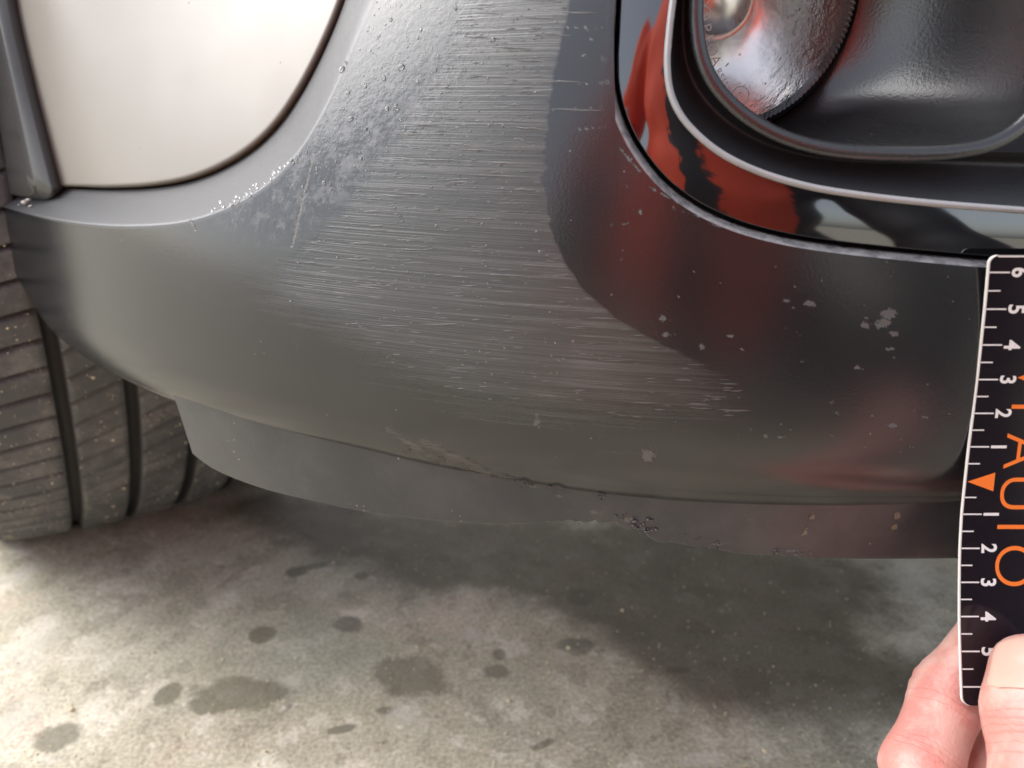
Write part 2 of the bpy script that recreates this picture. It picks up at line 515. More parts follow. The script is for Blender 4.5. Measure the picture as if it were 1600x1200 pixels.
def mat_lens():
    m, nt, bs = new_mat("clear_lamp_glass"); b = NB(nt)
    nt.nodes.remove(bs)
    out = nt.nodes["Material Output"]
    tr = b.n("ShaderNodeBsdfTransparent"); tr.inputs["Color"].default_value = (.93, .92, .91, 1)
    gl = b.n("ShaderNodeBsdfGlossy"); gl.inputs["Roughness"].default_value = .06
    nb = b.bump(b.noise(330, 4, .65), .55, .0009)
    nb = b.bump(b.mapr(b.voro(240).outputs["Distance"], .12, .03), .5, .0007, nb)
    b.l(nb, gl.inputs["Normal"])
    fr = b.n("ShaderNodeFresnel"); fr.inputs["IOR"].default_value = 1.52; b.l(nb, fr.inputs["Normal"])
    mx = b.n("ShaderNodeMixShader"); b.l(fr.outputs[0], mx.inputs[0]); b.l(tr.outputs[0], mx.inputs[1]); b.l(gl.outputs[0], mx.inputs[2])
    b.l(mx.outputs[0], out.inputs["Surface"])
    return m

def mat_chrome():
    m, nt, bs = new_mat("chrome_reflector"); b = NB(nt)
    bs.inputs["Base Color"].default_value = (.96, .93, .92, 1)
    bs.inputs["Metallic"].default_value = 1
    bs.inputs["Roughness"].default_value = .24
    nb = b.bump(b.noise(90, 3), .10, .002)
    b.l(nb, bs.inputs["Normal"])
    return m

def mat_water():
    m, nt, bs = new_mat("water_drop"); 
    bs.inputs["Base Color"].default_value = (1, 1, 1, 1)
    bs.inputs["Transmission Weight"].default_value = .9
    bs.inputs["IOR"].default_value = 1.33
    bs.inputs["Roughness"].default_value = .04
    return m

M_BUMP = mat_bumper(); M_DAM = mat_dam(); M_CREAM = mat_cream(); M_CONC = mat_concrete(); M_RUB = mat_rubber()
M_SKIN = mat_skin(); M_LENS = mat_lens(); M_CHROME = mat_chrome(); M_WATER = mat_water()
M_TRIM = plastic("dark_arch_trim_plastic", (.06, .06, .058), .30, .12, 700)
M_GLOSS = simple("gloss_black_bezel", (.006, .006, .007), .05, var=.2)
M_GLOSS.node_tree.nodes["Principled BSDF"].inputs["IOR"].default_value = 2.15
M_MATTE = plastic("matte_black_shelf_plastic", (.022, .023, .025), .40, .35, 1100)
M_BOWL = plastic("matte_black_recess_plastic", (.020, .020, .021), .27, .22, 1100)
M_BOWL.node_tree.nodes["Principled BSDF"].inputs["IOR"].default_value = 1.75
M_DARK = simple("unlit_inner_plastic", (.012, .012, .012), .8, var=.2)
M_VOID = simple("deep_gap_black", (.003, .003, .003), .9, spec=.1)
M_RIM = simple("alloy_rim", (.45, .45, .46), .3, metal=1)

# ------------------------------------------------------------------ ground
def poly_sd(P, poly):
    """signed distance (positive inside) of points P to polygon poly"""
    poly = np.asarray(poly, float); n = len(poly)
    d = np.full(len(P), 1e9); ins = np.zeros(len(P), bool)
    for i in range(n):
        a, b_ = poly[i], poly[(i + 1) % n]
        e = b_ - a; w = P - a
        t = np.clip((w @ e) / max(e @ e, 1e-12), 0, 1)
        d = np.minimum(d, np.linalg.norm(w - t[:, None] * e, axis=1))
        c1 = (a[1] > P[:, 1]) != (b_[1] > P[:, 1])
        with np.errstate(divide='ignore', invalid='ignore'):
            xi = a[0] + (P[:, 1] - a[1]) / (b_[1] - a[1]) * e[0]
        ins ^= c1 & (P[:, 0] < xi)
    return np.where(ins, d, -d)

def on_ground(u, v):
    r = rays(np.array([u, v], float)); t = -CAM_H / r[2]
    return r[:2] * t

def ell(P, u, v, ru, rv, ang=0.0):
    """an oval mark on the floor: 1 at its middle, 0 on its rim"""
    c = on_ground(u, v)
    a = on_ground(u + ru, v) - c; b_ = on_ground(u, v + rv) - c
    ca, sa = math.cos(ang), math.sin(ang)
    la, lb = np.linalg.norm(a), np.linalg.norm(b_)
    d = P - c
    x = (d[:, 0] * ca + d[:, 1] * sa) / la; y = (-d[:, 0] * sa + d[:, 1] * ca) / lb
    return 1 - np.sqrt(x * x + y * y)

def build_ground():
    # fine in the middle, coarse far out: one sheet
    def axis(lo, hi, fine, far):
        mid = np.arange(lo, hi + fine / 2, fine)
        g = [fine]
        while sum(g) < far: g.append(g[-1] * 1.45)
        s = np.cumsum(g)
        return np.concatenate([lo - s[::-1], mid, hi + s])
    xs = axis(-.50, .40, .0028, 150); ys = axis(.12, .90, .0028, 150)
    XX, YY = np.meshgrid(xs, ys)
    P = np.stack([XX.ravel(), YY.ravel()], -1)
    st = np.full(len(P), -1.0)
    for (u, v, ru, rv, an) in [(375, 1083, 82, 28, -.06), (330, 1100, 40, 22, 0), (88, 1153, 38, 27, .25), (410, 992, 23, 15, 0), (565, 900, 13, 8, 0),
                               (640, 1055, 72, 34, -.35), (545, 975, 26, 14, -.3), (905, 932, 26, 17, 0), (1060, 1047, 26, 6, .12), (465, 893, 20, 9, .2), (490, 885, 24, 6, .25),
                               (850, 1163, 26, 7, .5), (775, 1050, 22, 12, -.2), (262, 1085, 22, 20, 0), (780, 1022, 12, 9, 0), (530, 1140, 30, 8, .3), (600, 1110, 14, 8, 0), (900, 1010, 38, 16, -.2)]:
        st = np.maximum(st, ell(P, u, v, ru, rv, an))
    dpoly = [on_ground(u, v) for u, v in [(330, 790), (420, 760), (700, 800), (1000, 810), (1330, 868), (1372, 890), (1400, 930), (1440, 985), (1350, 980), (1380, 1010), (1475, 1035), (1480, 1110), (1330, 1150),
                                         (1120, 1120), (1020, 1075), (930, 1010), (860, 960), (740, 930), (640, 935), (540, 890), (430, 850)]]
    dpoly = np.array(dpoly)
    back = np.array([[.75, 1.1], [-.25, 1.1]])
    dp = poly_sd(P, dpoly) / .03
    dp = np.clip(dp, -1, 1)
    pl = np.full(len(P), -1.0)
    for (u, v, ru, rv, an) in [(70, 1185, 30, 12, -.4), (30, 900, 40, 22, 0), (505, 920, 30, 16, 0), (460, 1060, 30, 16, 0), (40, 1020, 60, 60, 0), (650, 1015, 22, 8, 0), (730, 990, 30, 16, 0),
                               (640, 1120, 50, 26, 0), (880, 1020, 22, 10, 0), (1440, 905, 60, 40, 0), (1100, 1185, 60, 18, 0), (780, 1190, 40, 10, 0), (300, 880, 22, 8, .2), (20, 1120, 50, 40, 0)]:
        pl = np.maximum(pl, ell(P, u, v, ru, rv, an))
    V = np.column_stack([P, np.zeros(len(P))])
    o = mesh_obj("ground", V, grid_faces(len(ys), len(xs)), M_CONC, None, attrs={"stain": np.clip(st, -1, 1), "bumper_shade": dp, "pale": np.clip(pl, -1, 1)})
    tag(o, "grey mottled concrete floor with olive oil spots under the bumper", "ground", kind="structure")
    return o
build_ground()

# sand grains glinting on the concrete
def blob_cloud(name, centers, radii, mat, normals=None, flat=.6, parent=None, jitter=.25, sub=1):
    bm = bmesh.new(); bmesh.ops.create_icosphere(bm, subdivisions=sub, radius=1)
    bv = np.array([v.co[:] for v in bm.verts]); bf = np.array([[v.index for v in f.verts] for f in bm.faces]); bm.free()
    VS, FS = [], []
    for i, (c, r) in enumerate(zip(centers, radii)):
        s = 1 + RNG.uniform(-jitter, jitter, 3)
        v = bv * s
        if normals is not None:
            nz = Vector(normals[i]); q = Vector((0, 0, 1)).rotation_difference(nz).to_matrix()
            v = v * np.array([1, 1, flat]); v = v @ np.array(q).T
        else:
            v = v * np.array([1, 1, flat])
        VS.append(c + v * r); FS.append(bf + i * len(bv))
    return mesh_obj(name, np.vstack(VS), np.vstack(FS), mat, parent)

M_SAND = simple("pale_quartz_sand", (.72, .62, .42), .2, var=.35, nscale=900)
pts = []
for _ in range(900):
    u, v = RNG.uniform(-20, 1500), 800 + 420 * RNG.uniform(0, 1) ** .8
    pts.append(np.append(on_ground(u, v), .0004))
for (u, v) in [(521, 880), (790, 970), (709, 985), (772, 982), (972, 955), (652, 1012), (795, 1096), (790, 1148), (1195, 1175), (112, 1110), (462, 1030), (348, 1032), (415, 1175), (240, 1020), (1480, 955), (560, 934), (858, 1052), (888, 1014)]:
    pts += [np.append(on_ground(u, v), .0008)]
rad = np.concatenate([RNG.uniform(.00025, .0007, 900), RNG.uniform(.0009, .0015, len(pts) - 900)])
tag(blob_cloud("sand_grains", np.array(pts), rad, M_SAND, sub=1), "pale sand grains scattered over the concrete floor", "sand", kind="stuff")

# ------------------------------------------------------------------ the car
car = empty("car", (-.2, .75, 0))
tag(car, "cream car with scraped grey bumper corner and round fog lamp above concrete", "car")

# outlines traced from the photograph (1600 px frame)
LEDGE_OUT = [(-70, 282), (-30, 308), (0, 320), (60, 337), (130, 349), (210, 353), (290, 346), (355, 325), (415, 290), (462, 243), (500, 185), (530, 125), (558, 60), (585, 0), (622, -110), (655, -260), (675, -450)]
LEDGE_IN = [(-70, 250), (-30, 268), (0, 278), (50, 290), (110, 295), (175, 297), (240, 294), (298, 284), (350, 264), (398, 234), (437, 196), (472, 145), (505, 82), (535, 10), (572, -110), (600, -260), (618, -450)]
FOG_EDGE = [(962, -450), (962, -260), (960, -120), (957, -20), (953, 60), (951, 110), (957, 155), (973, 203), (1000, 250), (1038, 294), (1088, 330), (1150, 358), (1220, 377), (1300, 390), (1400, 401), (1500, 410), (1600, 418), (1750, 428), (1950, 434), (2486, 399)]
RING_IN = [(1070, -450), (1068, -260), (1062, -120), (1054, -20), (1046, 50), (1043, 100), (1048, 143), (1063, 178), (1088, 208), (1128, 240), (1185, 268), (1262, 291), (1345, 305), (1450, 317), (1560, 326), (1700, 335), (1953, 342), (2523, 321)]
LIP = [(1100, -450), (1096, -260), (1090, -120), (1087, -20), (1087, 40), (1095, 90), (1113, 130), (1146, 168), (1190, 200), (1240, 222), (1300, 236), (1400, 242), (1490, 238), (1545, 226), (1590, 200), (1630, 150), (1660, 60), (1670, -120), (1660, -260), (1600, -400), (1500, -470)]
BOTTOM = [(-70, 288), (-35, 318), (-8, 362), (12, 400), (42, 455), (82, 513), (130, 553), (200, 592), (270, 622), (350, 643), (450, 668), (560, 690), (680, 715), (800, 735), (900, 750), (1000, 762), (1120, 772), (1250, 777), (1400, 778), (1550, 778), (1750, 774), (1950, 762), (2342, 700)]

NS_A, NS_T, NS_B = 420, 60, 420
A_o = cast(crom(LEDGE_OUT, NS_A)); A_i = cast(crom(LEDGE_IN, NS_A), .020)
def px_offset(curve, d):
    tg = np.gradient(curve, axis=0); tg /= np.linalg.norm(tg, axis=1, keepdims=True)
    return curve + d * np.stack([tg[:, 1], -tg[:, 0]], -1)
fog_px = crom(FOG_EDGE, NS_B)
B_o = cast(px_offset(fog_px, -5)); B_i = cast(px_offset(fog_px, 8), .006)
# match the ledge rims by nearest progress along the curve rather than pure length
def topline(a, b_, n):
    t = np.linspace(0, 1, n + 2)[1:-1, None]
    return a * (1 - t) + b_ * t
U = np.vstack([A_o, topline(A_o[-1], B_o[0], NS_T), B_o])
T_i = topline(A_i[-1], B_i[0], NS_T)
V = np.vstack([A_i, T_i, B_i])
NS = len(U)
Cd = cast(crom(BOTTOM, 1200))
# stretch the bottom edge so that ruled lines stay roughly upright
led_px = crom(LEDGE_OUT, NS_A); bot_px = crom(BOTTOM, 1200)
cu_a = -70 + (led_px[:, 0] + 70) * (830 / 745)
run = np.clip((fog_px[:, 1] + 450) / 600, 0, 1)
cu_b = np.where((fog_px[:, 0] < 975) & (fog_px[:, 1] < 200), 900 + 100 * run, 1000 + (fog_px[:, 0] - 957) * (2342 - 1000) / (2486 - 957))
cu = np.maximum.accumulate(np.concatenate([cu_a, np.linspace(760, 900, NS_T + 2)[1:-1], cu_b]))
k5 = np.ones(9) / 9
cu = np.concatenate([cu[:4], np.convolve(cu, k5, 'valid'), cu[-4:]])
C = np.stack([np.interp(cu, bot_px[:, 0], Cd[:, k]) for k in (0, 1)], -1)

NT = 260
t = np.linspace(0, 1, NT)[:, None, None]
face = U[None] * (1 - t) + C[None] * t
rows_c = []; rows_o = []
# fillet rows from the inner rim to the face
NF = 18
secA = np.arange(NS) < NS_A
secB = np.arange(NS) >= NS_A + NS_T
depth = np.where(secA, .020, np.where(secB, .006, np.linspace(.020, .006, NS)))
pw = np.interp(np.arange(NS), [0, NS_A * .45, NS_A * .62, NS_A], [1.03, 1.06, 1.5, 1.75])
for k in range(NF):
    a = k / NF
    off_A = depth * (1 - a) ** pw
    off_B = depth * (1 - a) ** 2.2
    rows_c.append(V * (1 - a) + U * a); rows_o.append(np.where(secB, off_B, off_A))
for k in range(NT):
    rows_c.append(face[k]); rows_o.append(np.zeros(NS))
chart = np.array(rows_c); offs = np.array(rows_o)
P3 = lift(chart, offs)
# rolled-under bottom edge
tan = np.gradient(C, axis=0); tan /= np.linalg.norm(tan, axis=1, keepdims=True)
nrm = np.stack([tan[:, 1], -tan[:, 0]], -1)          # pointing out of the panel (down / towards the arch)
rr = np.interp(np.arange(NS), [0, NS * .12, NS * .3, NS * .55, NS], [.0035, .004, .008, .011, .011])
roll = []
for k in range(1, 13):
    th = math.radians(105) * k / 12
    c2 = C + nrm * (rr * math.sin(th))[:, None]
    p = lift(c2); p[:, 1] = lift(C)[:, 1] + rr * (1 - math.cos(th)) + rr * math.sin(th) * .45
    roll.append(p)
last = roll[-1].copy()
for d in (.008, .02, .04):
    q = last.copy(); q[:, 1] += d; q[:, 0] += d * .25; q[:, 2] += d * .12
    roll.append(q)
# faint waviness of the moulding and the gouged edge near the middle
P3 = np.vstack([P3, np.array(roll)])
uvp = project(P3)
flat = uvp.reshape(-1, 2)
def gouge(uv):
    g = np.zeros(len(uv))
    for (u, v, r, a) in [(735, 742, 10, 1), (820, 752, 7, .9), (870, 762, 9, 1), (640, 705, 8, .6), (690, 718, 12, .5), (205, 607, 8, .7)]:
        g += a * np.exp(-((uv[:, 0] - u) ** 2 + ((uv[:, 1] - v) * 1.6) ** 2) / (r * r))
    return g
gg = gouge(flat).reshape(P3.shape[:2])
P3[..., 1] += gg * .0012 * (RNG.random(gg.shape) * .7 + .3)

ledge = np.zeros(P3.shape[:2]); ledge[:NF + 2, :NS_A] = 1.0; ledge[NF + 2:NF + 6, :NS_A] = np.linspace(.8, 0, 4)[:, None]; fillet_sheen = np.zeros(P3.shape[:2]); fillet_sheen[:NF, NS_A + NS_T:] = 1.0; fillet_sheen = fillet_sheen.ravel(); ledge = ledge.ravel()
SCR = [(905, -460), (700, -460), (720, -60), (716, 0), (700, 80), (650, 150), (610, 215), (560, 270), (525, 330), (470, 375), (428, 415), (438, 468), (500, 498), (560, 530), (600, 568), (660, 592),
       (725, 622), (800, 637), (900, 652), (1000, 660), (1200, 665), (1290, 640), (1200, 606), (1140, 586), (1085, 562), (1020, 530), (960, 494), (912, 452), (882, 408), (862, 360), (851, 290), (855, 200), (866, 120), (888, 20), (900, -60)]
sdpx = poly_sd(flat, SCR)
frl = np.clip((880 - flat[:, 0]) / 140, 0, 1)
frl = np.maximum(frl, np.clip((flat[:, 1] - (.62 * (flat[:, 0] - 860) + 470)) / 60, 0, 1))
frl = np.maximum(frl, np.clip((flat[:, 0] - 1080) / 80, 0, 1) * (flat[:, 1] > 500))
sfade = np.clip((1230 - flat[:, 0]) / 330, 0, 1); sfade = sfade * sfade * (3 - 2 * sfade)
wet = np.clip(poly_sd(flat, [(560, -300), (600, 20), (520, 130), (470, 230), (400, 300), (330, 350), (430, 380), (520, 330), (620, 230), (720, 150), (800, 0), (780, -300)]) / 40 + .5, 0, 1)
fleck = np.zeros(len(flat))
def add_blob(arr, u, v, ru, rv, a=1.0, an=0.0):
    ca, sa = math.cos(an), math.sin(an)
    x = (flat[:, 0] - u) * ca + (flat[:, 1] - v) * sa; y = -(flat[:, 0] - u) * sa + (flat[:, 1] - v) * ca
    m = (abs(x) < ru * 2.5) & (abs(y) < rv * 2.5)
    arr[m] = np.maximum(arr[m], a * np.exp(-(x[m] / ru) ** 2 - (y[m] / rv) ** 2))
for (u, v, ru, rv, a) in [(1390, 490, 13, 10, .9), (1380, 505, 12, 8, .9), (1350, 508, 9, 5, .8), (1398, 522, 8, 5, .8), (1265, 475, 9, 6, .8), (1230, 470, 8, 4, .7), (1388, 545, 6, 4, .7), (1012, 712, 13, 15, .72), (838, 660, 6, 14, .6),
                          (1035, 498, 8, 5, .7), (1040, 523, 10, 4, .7), (1098, 543, 7, 5, .7), (1307, 645, 6, 5, .6), (1340, 575, 8, 4, .7), (1300, 630, 5, 4, .6), (1395, 665, 10, 4, .8), (1445, 652, 5, 3, .8),
                          (1000, 330, 7, 5, .6), (1140, 525, 8, 3, .7), (1220, 683, 12, 3, .7), (1195, 682, 5, 4, .8), (1425, 698, 5, 3, .6), (975, 350, 10, 4, .5)]:
    add_blob(fleck, u, v, ru, rv, a)
for _ in range(110):
    u, v = RNG.uniform(880, 1540), RNG.uniform(200, 740)
    add_blob(fleck, u, v, RNG.uniform(1.2, 2.6), RNG.uniform(1.0, 1.8), RNG.uniform(.55, 1.0), RNG.uniform(-.9, .2))
# long thin hand scratches on the left shoulder and across to the lamp
for (u0, v0, u1, v1, a) in [(490, 240, 456, 385, .95), (298, 345, 306, 360, .9), (392, 210, 410, 270, .4), (905, 130, 950, 128, .5), (900, 202, 945, 199, .55), (895, 85, 948, 92, .45), (905, 60, 945, 63, .45),
                            (968, 232, 1000, 268, .55), (1015, 292, 1065, 320, .55), (1050, 325, 1130, 350, .5), (1110, 350, 1190, 368, .6), (860, 170, 940, 168, .45), (870, 40, 940, 44, .5)]:
    for k in range(60):
        f = k / 59
        add_blob(fleck, u0 + (u1 - u0) * f, v0 + (v1 - v0) * f, 2.6, 1.7, a)
rub = np.zeros(len(flat))
for (u0, v0, u1, v1, w, a) in [(605, 672, 690, 722, 12, 1), (660, 690, 760, 738, 16, 1), (700, 715, 800, 748, 10, .9), (190, 600, 300, 640, 7, 1), (780, 745, 900, 772, 8, .9), (1050, 790, 1280, 800, 5, .6), (560, 660, 600, 700, 20, .5)]:
    for k in range(40):
        f = k / 39
        add_blob(rub, u0 + (u1 - u0) * f, v0 + (v1 - v0) * f, w, w * .7, a)
bumper = loft("bumper", P3, M_BUMP, car, flip=False, attrs={"scrape": sdpx * .19, "fray": frl, "wet": wet, "fleck": fleck, "rub": rub, "ledge": ledge, "sfade": sfade, "fillet_sheen": fillet_sheen})
tag(bumper, "dark grey moulded bumper with a wide pale horizontal scrape")

# raised burrs of torn plastic and fine ridges in the scrape
def surf_frame(u, v, fn=skin):
    c = cast(np.array([[u, v]], float))[0]
    p = lift(c[None])[0]; n = skin_n(c[:1], c[1:2])[0]
    return p, n
def slivers(name, items, mat, parent):
    VS, FS = [], []; k = 0
    for (u, v, L, w, h, an) in items:
        p, n = surf_frame(u, v)
        p2, _ = surf_frame(u + 10 * math.cos(an), v + 10 * math.sin(an))
        tx = p2 - p; tx -= n * (tx @ n); tx /= np.linalg.norm(tx); ty = np.cross(n, tx)
        ns = 5
        ring = []
        for i in range(ns + 1):
            f = i / ns - .5
            ww = w * (1 - (2 * f) ** 2) + w * .12
            wob = RNG.normal() * w * .35
            c0 = p + tx * L * f + ty * wob
            # follow the skin
            yy = skin(np.array([c0[0]]), np.array([c0[2] - CAM_H]))[0]
            c0 = np.array([c0[0], yy, c0[2]])
            hh = h * (1 - (2 * f) ** 2) * RNG.uniform(.5, 1.2) + h * .1
            ring += [c0 - ty * ww - n * 2e-5, c0 + n * hh, c0 + ty * ww - n * 2e-5]
        VS += ring
        for i in range(ns):
            a = k + i * 3
            FS += [[a, a + 1, a + 4, a + 3], [a + 1, a + 2, a + 5, a + 4]]
        k += 3 * (ns + 1)
    return mesh_obj(name, np.array(VS), FS, mat, parent)
M_BURR = plastic("torn_plastic_burr", (.10, .102, .10), .36, .5, 900)
items = []
scp = np.array(SCR, float)
cand = np.column_stack([RNG.uniform(430, 1160, 4000), RNG.uniform(-60, 660, 4000)])
cand = cand[poly_sd(cand, SCR) > 6]
for (u, v) in cand:
    if len(items) >= 480: break
    dens = 1.0 if v < 300 else (.8 if v < 450 else .45)
    if RNG.random() > dens: continue
    big = RNG.random() < .16
    L = RNG.uniform(.003, .013) if big else RNG.uniform(.0008, .004)
    items.append((u, v, L, RNG.uniform(.00009, .00020) * (1.4 if big else 1), RNG.uniform(.00010, .00026), math.radians(RNG.normal(1.5, 2.2))))
for (u, v, L) in [(745, 58, .009), (800, 75, .012), (770, 120, .013), (610, 306, .017), (680, 250, .018), (745, 235, .016), (830, 95, .01), (560, 405, .01), (850, 28, .012), (660, 195, .012), (780, 275, .02), (640, 390, .013), (790, 430, .012), (880, 128, .012), (905, 20, .01), (900, 172, .015), (560, 380, .008)]:
    items.append((u, v, L, .00022, .0003, math.radians(2)))
o = slivers("scrape_burr", items, M_BURR, bumper); o["kind"] = "stuff"

# ---- cream body panel
Fc_off = .0195
CREAM_EDGE = [(70, -450), (20, -260), (-10, -120), (-25, 0), (0, 100), (30, 220), (52, 296), (110, 293), (175, 295), (240, 292), (298, 282), (350, 262), (398, 232), (437, 194), (472, 143), (505, 80), (535, 8), (572, -112), (600, -262), (616, -450)]
bot = crom(CREAM_EDGE[5:], 260)
left = crom([(-60, 160), (-40, 220)], 2)
Cb = cast(bot, Fc_off)
top_px = np.stack([np.linspace(-60, 560, 260), np.full(260, -450.0)], -1)
# radial grid towards a hub point keeps the lower rim rounded
hub = cast(np.array([[230., -60.]]), Fc_off)[0]
loop_px = np.vstack([bot, crom([(610, -455), (300, -455), (-60, -455)], 60)[1:], crom([(-60, -440), (-60, -100), (-60, 150), (30, 216)], 80)[:-1]])
Lc = cast(loop_px, Fc_off)
NR = 70
rows, offsr, gr = [], [], []
for k in range(NR):
    f = (k / (NR - 1))
    c = hub[None] * (1 - f) + Lc * f
    dist = np.linalg.norm(Lc - c, axis=1)
    R0 = .0045
    e = np.clip(1 - dist / R0, 0, 1)
    rows.append(c); offsr.append(Fc_off - .0035 + .0050 * (1 - np.sqrt(1 - np.minimum(e, .9999) ** 2)))
    gr.append(np.clip(1 - dist / .0035, 0, 1) * (np.arange(len(Lc)) < 260))
# denser rows close to the rim
fr_ = np.concatenate([np.linspace(0, .9, 40)[:-1], 1 - .1 * np.linspace(1, 0, 46) ** 1.6])
rows, offsr, gr = [], [], []
for f in fr_:
    c = hub[None] * (1 - f) + Lc * f
    dist = np.linalg.norm(Lc - c, axis=1)
    e = np.clip(1 - dist / .0030, 0, 1)
    rows.append(c); offsr.append(Fc_off - .0030 + .0045 * e ** 3.2)
    gr.append(np.clip(1 - dist / .0026, 0, 1))
Pc = lift(np.array(rows), np.array(offsr))
back = Pc[-1].copy(); back[:, 1] += .008
Pc = np.concatenate([Pc, back[None]]); gr.append(np.ones(len(back)))
panel = loft("body_panel", Pc, M_CREAM, car, flip=True, wrap=True, attrs={"grime": np.array(gr).ravel()})
tag(panel, "glossy cream painted panel above the bumper ledge")
# dark gap behind the panel rim
gap = []
for f, of in ((.90, .028), (1.0, .0270), (1.06, .0255)):
    gap.append(lift(hub[None] * (1 - f) + Lc * f, of))
loft("panel_gap_seal", gap, M_DARK, car, flip=True, wrap=True)

# ---- wheel arch trim at the left
TR_FACE = [(-60, -450), (-45, -260), (-25, -100), (-8, 0), (16, 110), (38, 215), (52, 285), (54, 298), (48, 304), (20, 303), (-10, 298), (-60, 288), (-130, 270)]
TR_BEV = [(-30, -450), (-15, -260), (0, -100), (12, 0), (36, 110), (62, 215), (80, 285), (83, 298), (76, 310), (50, 311), (0, 303), (-60, 293), (-130, 275)]
nt_ = 220
tf = cast(crom(TR_FACE, nt_), .0045); tb = cast(crom(TR_BEV, nt_), .0100)
hubt = cast(np.array([[-110., -20.]]), .004)[0]
rows = []
for f in np.linspace(0, 1, 16): rows.append(lift(hubt[None] * (1 - f) + tf * f, .0045 - .0008 * (1 - f)))
for f in np.linspace(0, 1, 10)[1:]:
    e = 1 - f
    rows.append(lift(tf * (1 - f) + tb * f, .0045 + .0055 * f ** 1.25))
q = rows[-1].copy(); q[:, 1] += .010; rows.append(q)
tr = loft("wheel_arch_trim", rows, M_TRIM, car, flip=True)
tag(tr, "dark grey wheel arch trim with bevelled edge beside the cream panel")
M_PALE = simple("pale_sealant", (.62, .60, .52), .5)
cl = []
for (u, v, r) in [(38, 316, 1.6), (48, 322, 1.3), (30, 320, 1.2), (44, 312, 1.2), (35, 326, .9)]:
    c = cast(np.array([[u, v]], float), .004)[0]; cl.append(lift(c[None], .004)[0])
blob_cloud("clip_fragment", np.array(cl), np.array([.0016, .0013, .0012, .0012, .0009]) * .8, M_PALE, parent=tr, jitter=.5)

# ---- air dam under the bumper
DAMX = np.array([-.20, -.16, -.127, -.068, -.02, .041, .09, .137, .20, .30, .42]); DAMY = np.array([.345, .308, .281, .2455, .2265, .2135, .2085, .2065, .210, .225, .26])
DC = np.polyfit(DAMX, DAMY, 4)
def dam(X, zr): return np.polyval(DC, X) + (zr + .125) * -.10
DAM_BOT = [(300, 706), (330, 728), (400, 757), (500, 782), (600, 801), (700, 811), (800, 815), (890, 813), (950, 817), (1010, 834), (1080, 849), (1180, 864), (1300, 869), (1500, 869), (1700, 866), (1950, 850), (2300, 785)]
DAM_TOP = [(266, 600), (300, 615), (390, 640), (500, 668), (600, 690), (700, 712), (800, 730), (890, 742), (950, 752), (1010, 758), (1080, 765), (1180, 770), (1300, 774), (1500, 774), (1700, 772), (1950, 760), (2320, 706)]
nd = 420
db = cast(crom(DAM_BOT, nd), 0, dam); dt_ = cast(crom(DAM_TOP, nd), 0, dam)
rows = []
for f in np.linspace(0, 1, 40): rows.append(lift(dt_ * (1 - f) + db * f, 0, dam))
jag = np.zeros(nd)
ub = project(rows[-1])[:, 0]
for (u, a, w) in [(960, .0016, 14), (1000, .0022, 12), (1030, -.0012, 14), (880, .0007, 30), (1110, .0008, 18), (1210, .001, 14), (1240, .0008, 8), (930, .001, 8)]:
    jag += a * np.exp(-((ub - u) / w) ** 2)
jag += np.where((ub > 850) & (ub < 1280), RNG.normal(0, .0002, nd), 0)
for k in range(10): rows[39 - k][:, 2] += jag * (1 - k / 10)
base = rows[-1]
for k in range(1, 7):
    th = math.radians(95) * k / 6
    q = base.copy(); q[:, 2] -= .0015 * math.sin(th); q[:, 1] += .0015 * (1 - math.cos(th)); rows.append(q)
for d in (.01, .04):
    q = rows[-1].copy(); q[:, 1] += d; q[:, 0] += d * .35; q[:, 2] += d * .1; rows.append(q)
rows = np.array(rows)
flat = project(rows).reshape(-1, 2)
dirt = np.zeros(len(flat)); drub = np.zeros(len(flat))
for (u, v, ru, rv, an, a) in [(1268, 808, 9, 5, -1.0, 1), (1258, 830, 12, 5, -1.0, .95), (1402, 806, 9, 5, -1.1, 1), (1396, 824, 9, 4, -1.1, .9), (1165, 812, 12, 8, .2, .45)]:
    add_blob(dirt, u, v, ru, rv, a, an)
for (u, v, ru, rv, a) in [(880, 775, 30, 8, .9), (930, 800, 30, 10, .9), (985, 812, 30, 12, 1), (1020, 828, 20, 8, 1), (1120, 850, 40, 6, .9), (1230, 860, 40, 5, 1), (900, 790, 40, 10, .7), (830, 760, 25, 6, .9), (390, 678, 6, 30, .5), (280, 650, 6, 8, .8)]:
    add_blob(drub, u, v, ru, rv, a)
damo = loft("air_dam", rows, M_DAM, car, attrs={"dirt": dirt, "rub": drub})
tag(damo, "smooth grey air dam with chipped lower edge")
# left end return of the dam
e0 = rows[:46, 0]; e1 = e0.copy(); e1[:, 0] += .004; e1[:, 1] += .03
loft("air_dam_end", np.array([e0, e1]), M_DAM, damo, flip=True, attrs={"dirt": np.zeros(92), "rub": np.zeros(92)})
# torn crumbs along the chipped edge
cr, rad_ = [], []
for (u, v, n, s) in [(1000, 820, 12, .0011), (1012, 828, 10, .0010), (975, 810, 6, .0009), (820, 757, 6, .0008), (868, 764, 5, .0007), (935, 776, 6, .0008), (1120, 852, 5, .0007), (1210, 864, 6, .0007), (1245, 864, 6, .0006), (1050, 838, 3, .0006), (1088, 846, 3, .0006), (905, 815, 3, .0006)]:
    for _ in range(n):
        c = cast(np.array([[u + RNG.normal() * 9, v + RNG.normal() * 4]]), -.0004, dam)[0]
        cr.append(lift(c[None], -.0002, dam)[0]); rad_.append(s * RNG.uniform(.25, .75))
M_CRUMB = simple("torn_plastic_crumb", (.09, .09, .092), .22, var=.7, nscale=700)
o = blob_cloud("edge_crumb", np.array(cr), np.array(rad_), M_CRUMB, parent=damo, flat=.8, jitter=.45); o["kind"] = "stuff"

